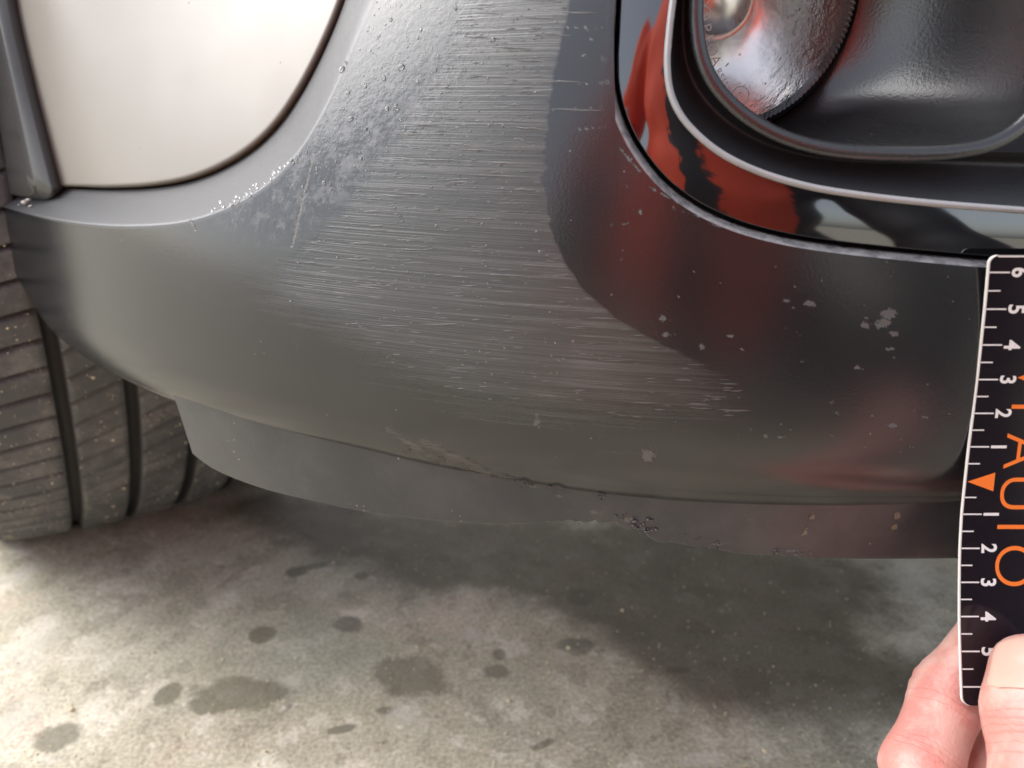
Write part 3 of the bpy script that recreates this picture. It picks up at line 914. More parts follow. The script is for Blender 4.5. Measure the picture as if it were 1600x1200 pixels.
# ---- fog lamp surround
nf = 360
fog_pn = crom(FOG_EDGE, nf); ro = px_offset(fog_pn, 13); ri = crom(RING_IN, nf)
c_ro = cast(ro, .0035); c_ri = cast(ri, .0030)
rows = [lift(c_ro, .013), lift(c_ro, .0062)]
for f in np.concatenate([np.linspace(0, .06, 8), np.linspace(.08, .92, 24), np.linspace(.94, 1, 8)]):
    a = c_ro * (1 - f) + c_ri * f
    e1 = max(0, 1 - f / .025); e2 = max(0, 1 - (1 - f) / .06)
    of = .0035 + .0022 * (1 - math.sqrt(max(0, 1 - e1 ** 2))) + .0018 * (1 - math.sqrt(max(0, 1 - e2 ** 2))) - .0002 * math.sin(math.pi * f)
    # pressed inner step close to the outer rim
    rows.append(lift(a, of))
rows.append(lift(c_ri, .010))
ring = loft("fog_lamp_bezel", rows, M_GLOSS, car, flip=True)
tag(ring, "gloss black bezel curving round the fog lamp opening")
# dark channel between bumper and bezel
c_bi = cast(px_offset(fog_pn, 8), .006)
rows = [lift(c_bi, .0055), lift(c_bi, .013), lift(c_ro, .014)]
loft("bezel_gap", rows, M_DARK, car, flip=True)
# pale highlight put in as a bead on the inner rim of the bezel
M_HILITE = simple("grey_rim_highlight", (.34, .345, .35), .26, var=.15, nscale=200)
tn = np.gradient(lift(c_ri, .002), axis=0); tn /= np.linalg.norm(tn, axis=1, keepdims=True)
ctr = lift(c_ri, .0034); nn = skin_n(c_ri[:, 0], c_ri[:, 1]); bb = np.cross(tn, nn)
rows = []
for k in range(13):
    a = 2 * math.pi * k / 12
    rows.append(ctr + nn * math.cos(a) * .0011 + bb * math.sin(a) * .0009)
loft("rim_highlight", rows, M_HILITE, ring)

# shelf between bezel and recess lip
lp = crom(LIP, nf); nshelf = 300
SHELF_LIP = LIP[:13] + [(1580, 238), (1700, 240), (1953, 242), (2566, 230)]
c_sl = cast(crom(SHELF_LIP, nf), .0095)
rows = []
for f in np.linspace(0, 1, 24):
    a = c_ri * (1 - f) + c_sl * f
    of = .0055 + .0105 * math.sin(min(1, f * 1.15) * math.pi * .5) - .0065 * max(0, (f - .72) / .28) ** 2
    rows.append(lift(a, of))
sh = loft("bezel_shelf", rows, M_MATTE, car, flip=True)
tag(sh, "satin black shelf inside the gloss bezel")
# recess: rounded lip, then a bowl running back to the lamp
PHI = math.radians(5)
lens_n = np.array([math.sin(PHI), -math.cos(PHI), -.06]); lens_n /= np.linalg.norm(lens_n)
lens_x = np.array([math.cos(PHI), math.sin(PHI), 0.0]); lens_z = np.cross(lens_x, -lens_n) * -1
lens_z = np.cross(lens_n, lens_x); lens_z *= np.sign(lens_z[2])
lens_c = at(1147, -6, .232)
LR = .0382
lipl = crom(LIP + [(1350, -500), (1200, -500)], 420)
c_l = cast(lipl, .0095); L3 = lift(c_l, .0095)
# lamp side: a ring around the lens, angularly matched
cen = L3.mean(0)
lip_uv = project(L3); cuv = project(lens_c[None])[0]
ang = np.unwrap(np.arctan2(-(lip_uv[:, 1] - cuv[1]), (lip_uv[:, 0] - cuv[0])))
angl = np.arctan2((L3 - lens_c) @ lens_z, (L3 - lens_c) @ lens_x)
angl = np.unwrap(angl)
Q3 = lens_c + (LR + .0030) * (np.cos(angl)[:, None] * lens_x + np.sin(angl)[:, None] * lens_z) - lens_n * .004
rows = []
nl = skin_n(c_l[:, 0], c_l[:, 1])
inw = np.gradient(L3, axis=0); inw /= np.linalg.norm(inw, axis=1, keepdims=True); inw = np.cross(nl, inw)
inw *= -np.sign(((L3 - (lens_c + np.array([.03, -.03, 0]))) * inw).sum(1))[:, None]
for k in range(10):
    a = math.radians(-50 + 150 * k / 9)
    rows.append(L3 + inw * (.0022 * math.sin(a)) + nl * (.0022 * math.cos(a)))
st_ = rows[-1]
for f in np.linspace(0, 1, 40)[1:]:
    ip = f ** 1.5 * (1 - .18 * (1 - f)); dpf = math.sin(f * math.pi / 2) ** 1.0
    back = (Q3 - st_)
    along = (back @ np.array([0, 1, 0.]))[:, None] * np.array([0, 1, 0.])
    rows.append(st_ + (back - along) * ip + along * (dpf * .55 + .45 * f))
bowl = loft("fog_lamp_recess", rows, M_BOWL, car, flip=True)
tag(bowl, "matte black bowl around the fog lamp")
rows = [Q3, Q3 - lens_n * .004, lens_c - lens_n * .007 + (Q3 - lens_c) * .9]
loft("lamp_gap", rows, M_VOID, bowl, flip=True)

# the fog lamp itself
def disc(radii, depths, n=120):
    rows = []
    for r, d in zip(radii, depths):
        a = np.linspace(0, 2 * np.pi, n, endpoint=False)
        rows.append(lens_c + r * (np.cos(a)[:, None] * lens_x + np.sin(a)[:, None] * lens_z) + lens_n * d)
    return np.array(rows)
M_HOUS = simple("lamp_housing", (.02, .02, .02), .5)
lamp = loft("fog_lamp", disc([LR + .0012, LR + .0015, LR + .001, LR + .001, .001], [.0, -.004, -.03, -.045, -.05]), M_HOUS, car, wrap=True)
tag(lamp, "round clear fog lamp with pressed lettering round its rim")
rf = np.linspace(1, .02, 40)
loft("reflector", disc(rf * (LR - .0015), -.022 * (1 - rf ** 2) - .003), M_CHROME, lamp, wrap=True)
loft("bulb_shield", disc([.012, .012, .010, .0005], [-.026, -.014, -.012, -.0115], 40), M_CHROME, lamp, wrap=True)
rl = np.linspace(0.02, 1, 40)
lr_rows = disc(rl * LR, .0075 * (1 - rl ** 2.4))
lens = loft("lens", np.concatenate([lr_rows, disc([LR + .0004, LR], [-.0012, -.003])]), M_LENS, lamp, wrap=True)
M_RIMG = simple("moulded_glass_rim", (.55, .52, .50), .12, spec=.7, var=.2, nscale=500)
# ribbed rim: small flutes round the edge of the glass
fl_v, fl_f = [], []
for i in range(150):
    a = 2 * math.pi * i / 150
    rd = math.cos(a) * lens_x + math.sin(a) * lens_z; td = -math.sin(a) * lens_x + math.cos(a) * lens_z
    k0 = len(fl_v)
    for rr_, dd in ((LR * .945, .0016), (LR * .97, .0014), (LR * .995, .0006)):
        for s, hh in ((-1, -.0003), (0, .0004), (1, -.0003)):
            fl_v.append(lens_c + rd * rr_ + td * s * .0006 + lens_n * (dd + hh))
    for r_ in range(2):
        for c_ in range(2):
            a0 = k0 + r_ * 3 + c_
            fl_f.append([a0, a0 + 1, a0 + 4, a0 + 3])
M_FLUTE = M_LENS
o = mesh_obj("rim_flutes", np.array(fl_v), fl_f, M_FLUTE, lamp); o["kind"] = "stuff"

# text meshes ------------------------------------------------------
def text_mesh(s, size, extrude=0.0, offset=0.0, res=4):
    cu = bpy.data.curves.new("t", 'FONT'); cu.body = s; cu.size = size; cu.align_x = 'CENTER'; cu.align_y = 'CENTER'
    cu.extrude = extrude; cu.offset = offset; cu.resolution_u = res
    o = bpy.data.objects.new("t", cu); COL.objects.link(o)
    bpy.context.view_layer.update()
    me = bpy.data.meshes.new_from_object(o.evaluated_get(bpy.context.evaluated_depsgraph_get()))
    v = np.array([x.co[:] for x in me.vertices]); f = [list(p.vertices) for p in me.polygons]
    bpy.data.objects.remove(o); bpy.data.curves.remove(cu); bpy.data.meshes.remove(me)
    # centre on its own box
    v[:, :2] -= (v[:, :2].max(0) + v[:, :2].min(0)) / 2
    return v, f
M_EMB = simple("embossed_glass_letter", (.62, .58, .55), .15, spec=.7)
def on_lens(a, r):      # a in radians round the rim
    rd = math.cos(a) * lens_x + math.sin(a) * lens_z
    return lens_c + rd * r + lens_n * (.0075 * (1 - (r / LR) ** 2.4) + .0002), rd, -math.sin(a) * lens_x + math.cos(a) * lens_z
def lens_at(u, v):
    r = rays(np.array([u, v], float)); o0 = np.array([0, 0, CAM_H]); pl_ = lens_c + lens_n * .006
    tt = ((pl_ - o0) @ lens_n) / (r @ lens_n)
    p = o0 + r * tt
    q = p - lens_c; rad_l = np.linalg.norm(q - lens_n * (q @ lens_n))
    return p + lens_n * (.0075 * (1 - min(1, rad_l / LR) ** 2.4) - .006 + .0003)
def lens_text(name, chars, path, size):
    pc = crom(path, len(chars)); V_, F_ = [], []
    for i, ch in enumerate(chars):
        p = lens_at(*pc[i]); d = lens_at(*(pc[i] + (pc[min(i + 1, len(chars) - 1)] - pc[max(i - 1, 0)]) * .3)) - p
        d -= lens_n * (d @ lens_n); d /= np.linalg.norm(d); w_ = np.cross(lens_n, d)
        v, f = text_mesh(ch, size, .00012)
        k = sum(len(x) for x in V_); V_.append(p + v[:, :1] * d + v[:, 1:2] * w_ + v[:, 2:3] * lens_n); F_ += [[q + k for q in ff] for ff in f]
    return mesh_obj(name, np.vstack(V_), F_, M_EMB, lamp, smooth=False)
lens_text("pressed_lettering", "XXAPFOA", [(1099, -8), (1100, 20), (1104, 56), (1118, 94)], .0044)
lens_text("pressed_lettering", "RSIF3B82017", [(1124, 112), (1142, 144), (1168, 176)], .0026)
p = lens_at(1160, 150); td = lens_at(1166, 158) - p; td -= lens_n * (td @ lens_n); td /= np.linalg.norm(td); rd = np.cross(lens_n, td)
a = np.linspace(0, 2 * np.pi, 40, endpoint=False)
loft("approval_ring", [p + (np.cos(a)[:, None] * td + np.sin(a)[:, None] * rd) * r_ + lens_n * h_ for r_, h_ in ((.0026, 0), (.00272, .0002), (.00284, 0))], M_EMB, lamp, wrap=True)
v, f = text_mesh("E", .0030, .0001)
mesh_obj("approval_letter", p + v[:, :1] * td + v[:, 1:2] * rd + v[:, 2:3] * lens_n, f, M_EMB, lamp, smooth=False)

# ---- wheel
AL = math.radians(35.83); WR = .3024
wc = np.array([-.4113, .6226, WR - .02])
ax = np.array([math.cos(AL), math.sin(AL), 0]); fw = np.array([math.sin(AL), -math.cos(AL), 0]); up = np.array([0, 0, 1.0])
wheel = empty("wheel", tuple(wc), car)
tag(wheel, "front wheel with dusty black tyre behind the bumper")
# cross-section (offset along the axle from groove one, radius, groove flag)
sp = .0352; gw = .0042
prof = []
def rib(a0, a1, n=10):
    for k in range(n):
        f = k / (n - 1); x = a0 + (a1 - a0) * f
        prof.append((x, 0.0, 0))
def groove(x):
    prof.extend([(x - gw + .0006, -.0015, .4), (x - gw + .0012, -.007, 1), (x + gw - .0012, -.007, 1), (x + gw - .0006, -.0015, .4)])
rib(-.052, -gw, 14); groove(0); rib(gw, sp - gw); groove(sp); rib(sp + gw, 2 * sp - gw); groove(2 * sp); rib(2 * sp + gw, 3 * sp - gw); groove(3 * sp); rib(3 * sp + gw, 3 * sp + .052, 14)
prof = np.array(prof)
mid_x = 1.5 * sp; half = 1.5 * sp + .052
crown = -.010 * (np.abs(prof[:, 0] - mid_x) / half) ** 2.6
pr = np.column_stack([prof[:, 0], WR + crown + prof[:, 1] + .001])
sidl = [(-.060, WR - .020), (-.066, WR - .045), (-.064, WR - .08), (-.055, WR - .105)]
sidr = [(3 * sp + .060, WR - .020), (3 * sp + .066, WR - .045), (3 * sp + .064, WR - .08), (3 * sp + .055, WR - .105)]
full = np.vstack([np.array(sidl[::-1]), pr, np.array(sidr)])
gflag = np.concatenate([np.zeros(4), prof[:, 2], np.zeros(4)])
NSIP = 108; per = 22
na = NSIP * per
th = np.linspace(0, 2 * np.pi, na, endpoint=False)
rows, gat, dat = [], [], []
slant = np.where(full[:, 0] < 0, (full[:, 0] + .03) * -1.5, (full[:, 0] - mid_x) * -2.6)
for i in range(na):
    c = full.copy()
    ph = (th[i] + slant * .55) / (2 * np.pi) * NSIP
    fr0 = np.abs((ph - np.round(ph)))
    lat = (np.abs(full[:, 0] - mid_x) < half) & (gflag == 0)
    inner_half = (full[:, 0] > sp + gw) & (full[:, 0] < 2 * sp - gw)
    cut = np.clip(1 - fr0 / .085, 0, 1) * lat
    # sipes on the middle ribs stop short of one edge
    part = np.where((full[:, 0] > 0) & (full[:, 0] < 3 * sp), .45, 1.0)
    dpt = cut * part
    c[:, 1] -= .0055 * dpt
    # slightly uneven blocks
    rr_ = th[i]
    d = -np.cos(rr_)[None] if False else 0
    p = wc + c[:, :1] * ax + c[:, 1:2] * (math.sin(rr_) * fw - math.cos(rr_) * up)
    p[:, 2] = np.maximum(p[:, 2], .0008)
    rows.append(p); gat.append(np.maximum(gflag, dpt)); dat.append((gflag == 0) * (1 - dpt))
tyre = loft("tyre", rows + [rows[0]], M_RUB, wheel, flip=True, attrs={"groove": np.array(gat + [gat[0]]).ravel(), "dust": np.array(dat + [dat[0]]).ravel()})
tag(tyre, "worn black tyre tread with four straight grooves and sand grains")
rows = []
for x, r in ((-.055, WR - .105), (-.058, WR - .115), (-.03, WR - .125), (.0, WR - .13), (3 * sp, WR - .13), (3 * sp + .05, WR - .115), (3 * sp + .055, WR - .105)):
    a = np.linspace(0, 2 * np.pi, 64)
    rows.append(wc + x * ax + r * (np.sin(a)[:, None] * fw - np.cos(a)[:, None] * up))
loft("rim", rows, M_RIM, wheel)
rows = []
for r in (WR - .125, .12, .05, .001):
    a = np.linspace(0, 2 * np.pi, 64)
    rows.append(wc + (.0 + .01 * (r < .1)) * ax + r * (np.sin(a)[:, None] * fw - np.cos(a)[:, None] * up))
loft("wheel_disc", rows, M_RIM, wheel)
# sand stuck to the tread
gp, gr_, gn = [], [], []
while len(gp) < 800:
    x = RNG.uniform(-.05, 3 * sp + .04); a = RNG.uniform(.35, 1.5)
    k = np.argmin(abs(full[:, 0] - x))
    if gflag[k] > 0 or k < 4 or k >= len(full) - 4: continue
    d_ = math.sin(a) * fw - math.cos(a) * up
    r = np.interp(x, pr[:, 0], pr[:, 1])
    p = wc + x * ax + (r + .0001) * d_
    if p[2] < .004: continue
    gp.append(p); gn.append(d_); gr_.append(RNG.uniform(.0002, .0005) if RNG.random() < .95 else RNG.uniform(.0006, .0011))
o = blob_cloud("tread_grit", np.array(gp), np.array(gr_), M_SAND, normals=gn, parent=wheel, flat=.7); o["kind"] = "stuff"

# ---- hidden structure that closes the car (keeps daylight out from under and behind the bumper)
def box_part(name, lo, hi, mat, parent, rot=0.0, piv=(0, 0)):
    x0, y0, z0 = lo; x1, y1, z1 = hi
    v = np.array([(x0, y0, z0), (x1, y0, z0), (x1, y1, z0), (x0, y1, z0), (x0, y0, z1), (x1, y0, z1), (x1, y1, z1), (x0, y1, z1)], float)
    f = [[0, 3, 2, 1], [4, 5, 6, 7], [0, 1, 5, 4], [1, 2, 6, 5], [2, 3, 7, 6], [3, 0, 4, 7]]
    c, s = math.cos(rot), math.sin(rot)
    xy = v[:, :2].copy()
    v[:, 0] = piv[0] + xy[:, 0] * c - xy[:, 1] * s; v[:, 1] = piv[1] + xy[:, 0] * s + xy[:, 1] * c
    return mesh_obj(name, v, f, mat, parent, smooth=False)
# liner behind bumper following its plan
xs = np.linspace(-.175, .42, 60)
rows = []
for zz, dy in ((-.135, .055), (-.10, .05), (0, .085), (.13, .12), (.135, .5), (.135, 1.2)):
    rows.append(np.stack([xs, plan(xs) + dy, np.full(60, zz + CAM_H)], -1))
loft("inner_liner", rows, M_DARK, car)
rows = []
for dy in (.05, .2, .6, 1.6):
    rows.append(np.stack([xs + dy * .62, plan(xs) + dy, np.full(60, -.128 + CAM_H + dy * .02)], -1))
loft("underbody", rows, M_DARK, car)
# wheel housing: a half drum over the tyre
rows = []
for x in (.0, 3 * sp + .10):
    a = np.linspace(math.radians(118), math.radians(290), 50)
    rows.append(wc + x * ax + (WR + .022) * (np.sin(a)[:, None] * fw - np.cos(a)[:, None] * up))
x = 3 * sp + .10
a = np.linspace(math.radians(118), math.radians(290), 50)
rows.append(np.repeat((wc + x * ax)[None], 50, 0) + .02 * (np.sin(a)[:, None] * fw - np.cos(a)[:, None] * up))
loft("wheel_housing", rows, M_DARK, car)

# ---- water beads on the shoulder
dc, dr, dn_ = [], [], []
def add_drop(u, v, r):
    p, n = surf_frame(u, v); dc.append(p); dr.append(r); dn_.append(n)
cand = np.column_stack([RNG.uniform(440, 760, 6000), RNG.uniform(-80, 330, 6000)])
cand = cand[poly_sd(cand, [(610, -80), (596, 10), (552, 110), (508, 200), (455, 290), (500, 330), (600, 250), (690, 160), (740, -80)]) > RNG.exponential(6, 6000) * -1]
for (u, v) in cand[:380]:
    add_drop(u, v, RNG.uniform(.00014, .00036) if RNG.random() < .94 else RNG.uniform(.0004, .0007))
cand = np.column_stack([RNG.uniform(440, 900, 1500), RNG.uniform(0, 620, 1500)])
for (u, v) in cand[poly_sd(cand, SCR) > 4][:180]:
    add_drop(u, v, RNG.uniform(.0002, .00045))
for (u, v, r) in [(534, 108, .0013), (540, 98, .0008), (627, 105, .0013), (600, 122, .0009), (544, 145, .0008), (618, 165, .0008), (548, 186, .0009), (770, 62, .0007)] + [(330 + 150 * f_ ** .8 + RNG.normal() * 4, 326 - 96 * f_ ** 1.15 + RNG.normal() * 3, RNG.uniform(.0002, .0006)) for f_ in np.linspace(0, 1, 46)]:
    add_drop(u, v, r)
o = blob_cloud("water_droplets", np.array(dc), np.array(dr), M_WATER, normals=dn_, flat=.5, jitter=.3, sub=2)
tag(o, "small clear water droplets beaded on the grey bumper shoulder", "water droplets", kind="stuff")

# ------------------------------------------------------------------ the ruler card
RT = np.array([[.0660, .1215, .1958, -.0352], [.065, .1217, .1959, -.0362], [.06, .1226, .1963, -.0408], [.05, .1241, .1968, -.0507], [.04, .1253, .197, -.0606], [.03, .1263, .197, -.0704], [.02, .1271, .1968, -.0802], [.01, .1275, .1961, -.0900], [0, .1278, .1949, -.0999],
               [-.01, .1280, .1934, -.1098], [-.02, .1283, .1913, -.1197], [-.03, .1287, .1888, -.1294], [-.04, .129, .1859, -.139], [-.05, .1292, .1824, -.1484], [-.06, .1292, .1784, -.1576], [-.0655, .1291, .1761, -.1625], [-.0665, .1291, .1757, -.1634]])[::-1]
L0 = .0655; tot = .1305; RW = .046; RX = .1285
def rpt(a, l, h=0.0):
    """a across from the left edge, l along from the zero mark (up positive), h above the face"""
    a = np.asarray(a, float); l = np.asarray(l, float) + 0 * a; h = np.asarray(h, float) + 0 * a
    f = lambda k, q: np.interp(q, RT[:, 0], RT[:, k])
    y = (f(2, l - .002) + f(2, l) + f(2, l + .002)) / 3; z = (f(3, l - .002) + f(3, l) + f(3, l + .002)) / 3
    y = np.where((l > .062) | (l < -.0625), f(2, l), y); z = np.where((l > .062) | (l < -.0625), f(3, l), z)
    ty = f(2, l + .004) - f(2, l - .004); tz = f(3, l + .004) - f(3, l - .004)
    nl_ = np.sqrt(ty ** 2 + tz ** 2); ny, nz = -tz / nl_, ty / nl_
    return np.stack([f(1, l) + a, y + ny * h, z + nz * h + CAM_H], -1)
ruler = empty("ruler", (RX + .02, .19, CAM_H - .167))
tag(ruler, "black scale card with white ticks and orange letters held upright against the bumper", "ruler")
M_CARD = simple("gloss_black_card", (.012, .009, .013), .12, var=.2, spec=.35)
M_WHITE = simple("white_print", (.80, .80, .80), .4, var=.04)
M_ORANGE = simple("orange_print", (.90, .20, .018), .4, var=.05)
M_EDGE = simple("white_card_edge", (.78, .77, .74), .5, var=.05)
# the card: a bent strip with rounded corners, 0.9 mm thick
ls = np.linspace(-L0 + .0002, tot - L0 - .0002, 160)
def half_inset(l):
    r = .0025
    d = min(l - ls[0], ls[-1] - l)
    return 0 if d > r else r - math.sqrt(max(0, r * r - (r - d) ** 2))
ls = np.unique(np.concatenate([ls, ls[0] + .0025 * (1 - np.cos(np.linspace(0, np.pi / 2, 9))), ls[-1] - .0025 * (1 - np.cos(np.linspace(0, np.pi / 2, 9)))]))
ins = np.array([half_inset(l) for l in ls])
def strip(name, a0, a1, h0, h1, mat, parent):
    loop = [rpt(a0 + ins, ls, h1), rpt(a1 - ins, ls, h1), rpt(a1 - ins, ls, h0), rpt(a0 + ins, ls, h0)]
    rows = np.array(loop)           # 4 x n
    n = rows.shape[1]
    f = []
    for k in range(4):
        k2 = (k + 1) % 4
        for i in range(n - 1):
            f.append([k * n + i, k2 * n + i, k2 * n + i + 1, k * n + i + 1])
    f.append([0, n, 2 * n, 3 * n]); f.append([n - 1, 4 * n - 1, 3 * n - 1, 2 * n - 1])
    return mesh_obj(name, rows.reshape(-1, 3), f, mat, parent, smooth=False)
card = strip("card", 0, RW, -.0006, .0, M_CARD, ruler)
# white cut edge showing along the left side and top
ew = .00030
e_ = [rpt(ins - .0002, ls, .00012), rpt(ins + ew, ls, .00012), rpt(ins + ew, ls, -.0001), rpt(ins - .0002, ls, -.0005)]
rows = np.array([e_[3], e_[0], e_[1], e_[2]])
mesh_obj("cut_edge", rows.reshape(-1, 3), grid_faces(4, len(ls)), M_EDGE, ruler, smooth=False)
aa = np.linspace(.0022, RW - .002, 30)
rows = np.array([rpt(aa, np.full(30, ls[-1] - .0000), .00012), rpt(aa, np.full(30, ls[-1] - .0005), .00012)])
mesh_obj("cut_edge", rows.reshape(-1, 3), grid_faces(2, 30), M_EDGE, ruler, smooth=False)

def quad_strip(name, a0, a1, l0, l1, mat):
    aa = np.linspace(a0, a1, 2); ll = np.linspace(l0, l1, 3)
    g = np.array([[rpt(x, l, .00008) for x in aa] for l in ll]); g2 = g.copy()
    A = rpt(np.array([a0, a1, a1, a0]), np.array([l0, l0, l1, l1]), .00008)
    Bq = rpt(np.array([a0, a1, a1, a0]), np.array([l0, l0, l1, l1]), .00001)
    v = np.vstack([A, Bq])
    return mesh_obj(name, v, [[0, 1, 2, 3], [0, 4, 5, 1], [1, 5, 6, 2], [2, 6, 7, 3], [3, 7, 4, 0]], mat, ruler, smooth=False)
def flat_text(name, s, size, a_c, l_c, mat, sx=1.0, sy=1.0, off=0.0):
    v, f = text_mesh(s, size, 0, off, 6)
    # turned a quarter clockwise: the text's x runs down the card, its y runs to the right
    w = rpt(a_c + v[:, 1] * sy, l_c - v[:, 0] * sx, .00008)
    return mesh_obj(name, w, f, mat, ruler, smooth=False)
for i in range(-12, 13):
    if i == 0: continue
    l = i * .005
    if i % 2 == 0: quad_strip("tick_mark", .0004, .0056, l - .0002, l + .0002, M_WHITE)
    else: quad_strip("tick_mark", .0004, .0036, l - .00018, l + .00018, M_WHITE)
for i in range(1, 7):
    for s in (1, -1):
        flat_text("numeral", str(i), .0060, .0083, s * i * .01, M_WHITE, .95, 1.0, .00014)
def tri(name, a0, a1, l_c, hw):
    v = rpt(np.array([a0, a1, a1]), np.array([l_c, l_c + hw, l_c - hw * 1.05]), .00009)
    return mesh_obj(name, v, [[0, 2, 1]], M_ORANGE, ruler, smooth=False)
tri("arrow_mark", .0006, .0082, -.0003, .0027)
tri("arrow_mark", .0108, .0180, .0306, .0030)
for ch, l in (("P", .0192), ("A", .0088), ("U", -.0038), ("T", -.0137), ("O", -.0252)):
    v, f = text_mesh(ch, .0168, 0, -.00022, 8)
    w = rpt(.0157 + v[:, 1] * .98, l - v[:, 0] * 1.0, .00008)
    mesh_obj("letter", w, f, M_ORANGE, ruler, smooth=False)

# ------------------------------------------------------------------ the person who holds it
def surface_nets(vol, org, h):
    nx, ny, nz = vol.shape
    ins = vol < 0
    acc = np.zeros((nx - 1, ny - 1, nz - 1, 3)); cnt = np.zeros((nx - 1, ny - 1, nz - 1))
    corners = [(i, j, k) for i in (0, 1) for j in (0, 1) for k in (0, 1)]
    def sub(c): return vol[c[0]:nx - 1 + c[0], c[1]:ny - 1 + c[1], c[2]:nz - 1 + c[2]]
    for a in corners:
        for d in range(3):
            if a[d] == 1: continue
            b_ = list(a); b_[d] = 1; b_ = tuple(b_)
            va, vb = sub(a), sub(b_)
            m = (va < 0) != (vb < 0)
            tt = np.where(m, va / np.where(m, va - vb, 1), 0)
            for e in range(3):
                acc[..., e] += np.where(m, a[e] + (tt if e == d else 0), 0)
            cnt += m
    act = cnt > 0
    idx = -np.ones(act.shape, int); idx[act] = np.arange(act.sum())
    cell = np.argwhere(act)
    V_ = org + h * (cell + acc[act] / cnt[act][:, None])
    F_ = []
    for d in range(3):
        o1, o2 = [(1, 2), (2, 0), (0, 1)][d]
        s0 = [slice(None)] * 3; s1 = [slice(None)] * 3
        s0[d] = slice(0, -1); s1[d] = slice(1, None)
        a, b_ = ins[tuple(s0)], ins[tuple(s1)]
        e = np.argwhere(a != b_)
        ok = (e[:, o1] > 0) & (e[:, o2] > 0) & (e[:, o1] < vol.shape[o1] - 1) & (e[:, o2] < vol.shape[o2] - 1)
        e = e[ok]; flip = b_[tuple(e.T)]
        def ix(da, db):
            q = e.copy(); q[:, o1] -= da; q[:, o2] -= db
            return idx[tuple(q.T)]
        f = np.stack([ix(1, 1), ix(0, 1), ix(0, 0), ix(1, 0)], -1)
        f[flip] = f[flip][:, ::-1]
        F_.append(f)
    return V_, np.vstack(F_)

def cone(P, a, b_, ra, rb):
    a = np.asarray(a, float); b_ = np.asarray(b_, float)
    d = b_ - a; tt = np.clip(((P - a) @ d) / (d @ d), 0, 1)
    return np.linalg.norm(P - (a + tt[..., None] * d), axis=-1) - (ra + (rb - ra) * tt), tt
def smin(a, b_, k):
    hh = np.clip(.5 + .5 * (b_ - a) / k, 0, 1)
    return b_ * (1 - hh) + a * hh - k * hh * (1 - hh)
def chain(P, pts, rads, k=.004):
    r = None
    for i in range(len(pts) - 1):
        d, _ = cone(P, pts[i], pts[i + 1], rads[i], rads[i + 1])
        r = d if r is None else smin(r, d, k)
    return r
def volume(fn, lo, hi, h):
    lo = np.asarray(lo, float); n = np.ceil((np.asarray(hi) - lo) / h).astype(int) + 1
    g = np.stack(np.meshgrid(*[lo[i] + h * np.arange(n[i]) for i in range(3)], indexing='ij'), -1)
    return surface_nets(fn(g), lo, h)

def crease(P, pts, seg_i, f, depth_, w):
    a, b_ = np.asarray(pts[seg_i]), np.asarray(pts[seg_i + 1])
    d = b_ - a; L = np.linalg.norm(d); s = ((P - a) @ d) / L - f * L
    return depth_ * np.exp(-(s / w) ** 2)
def hand_sdf(P):
    idx_ = chain(P, INDEX, [.0110, .0101, .0098, .0080], .005)
    for (s, f, dd, w) in ((1, .99, .0007, .0008), (1, .86, .0004, .0007), (2, .98, .0000, .001), (0, .97, .0007, .0009), (0, .86, .0005, .0007), (2, .12, .0004, .0006)):
        idx_ = idx_ + crease(P, INDEX, s, f, dd, w)
    th_ = chain(P, THUMB, [.0150, .0122, .0118, .0104], .006)
    for (s, f, dd, w) in ((1, .78, .0005, .0007), (1, .90, .0006, .0008), (1, 1.02, .0005, .0007), (1, .66, .0004, .0007)):
        th_ = th_ + crease(P, THUMB, s, f, dd, w)
    mid_ = chain(P, MIDDLE, [.0118, .0108, .0102, .0084], .005)
    rg = chain(P, RING, [.0112, .0102, .0094, .0080], .005)
    lt = chain(P, LITTLE, [.0102, .0090, .0084, .0072], .005)
    palm = chain(P, [INDEX[0], PALM, WRIST], [.0135, .020, .024], .012)
    for q in (MIDDLE[0], RING[0], LITTLE[0]):
        d, _ = cone(P, q, WRIST, .0135, .023); palm = smin(palm, d, .010)
    d, _ = cone(P, THUMB[0], WRIST, .0165, .024); palm = smin(palm, d, .012)
    r = smin(idx_, palm, .006); r = np.minimum(r, 1e9)
    # keep neighbouring fingers apart
    r = smin(r, mid_, .0012); r = smin(r, rg, .0012); r = smin(r, lt, .0012)
    r = smin(r, th_, .0012)
    return r
allp = np.vstack([INDEX, THUMB, MIDDLE, RING, LITTLE, [WRIST, PALM]])
hv, hf = volume(hand_sdf, allp.min(0) - .027, allp.max(0) + .027, .0016)

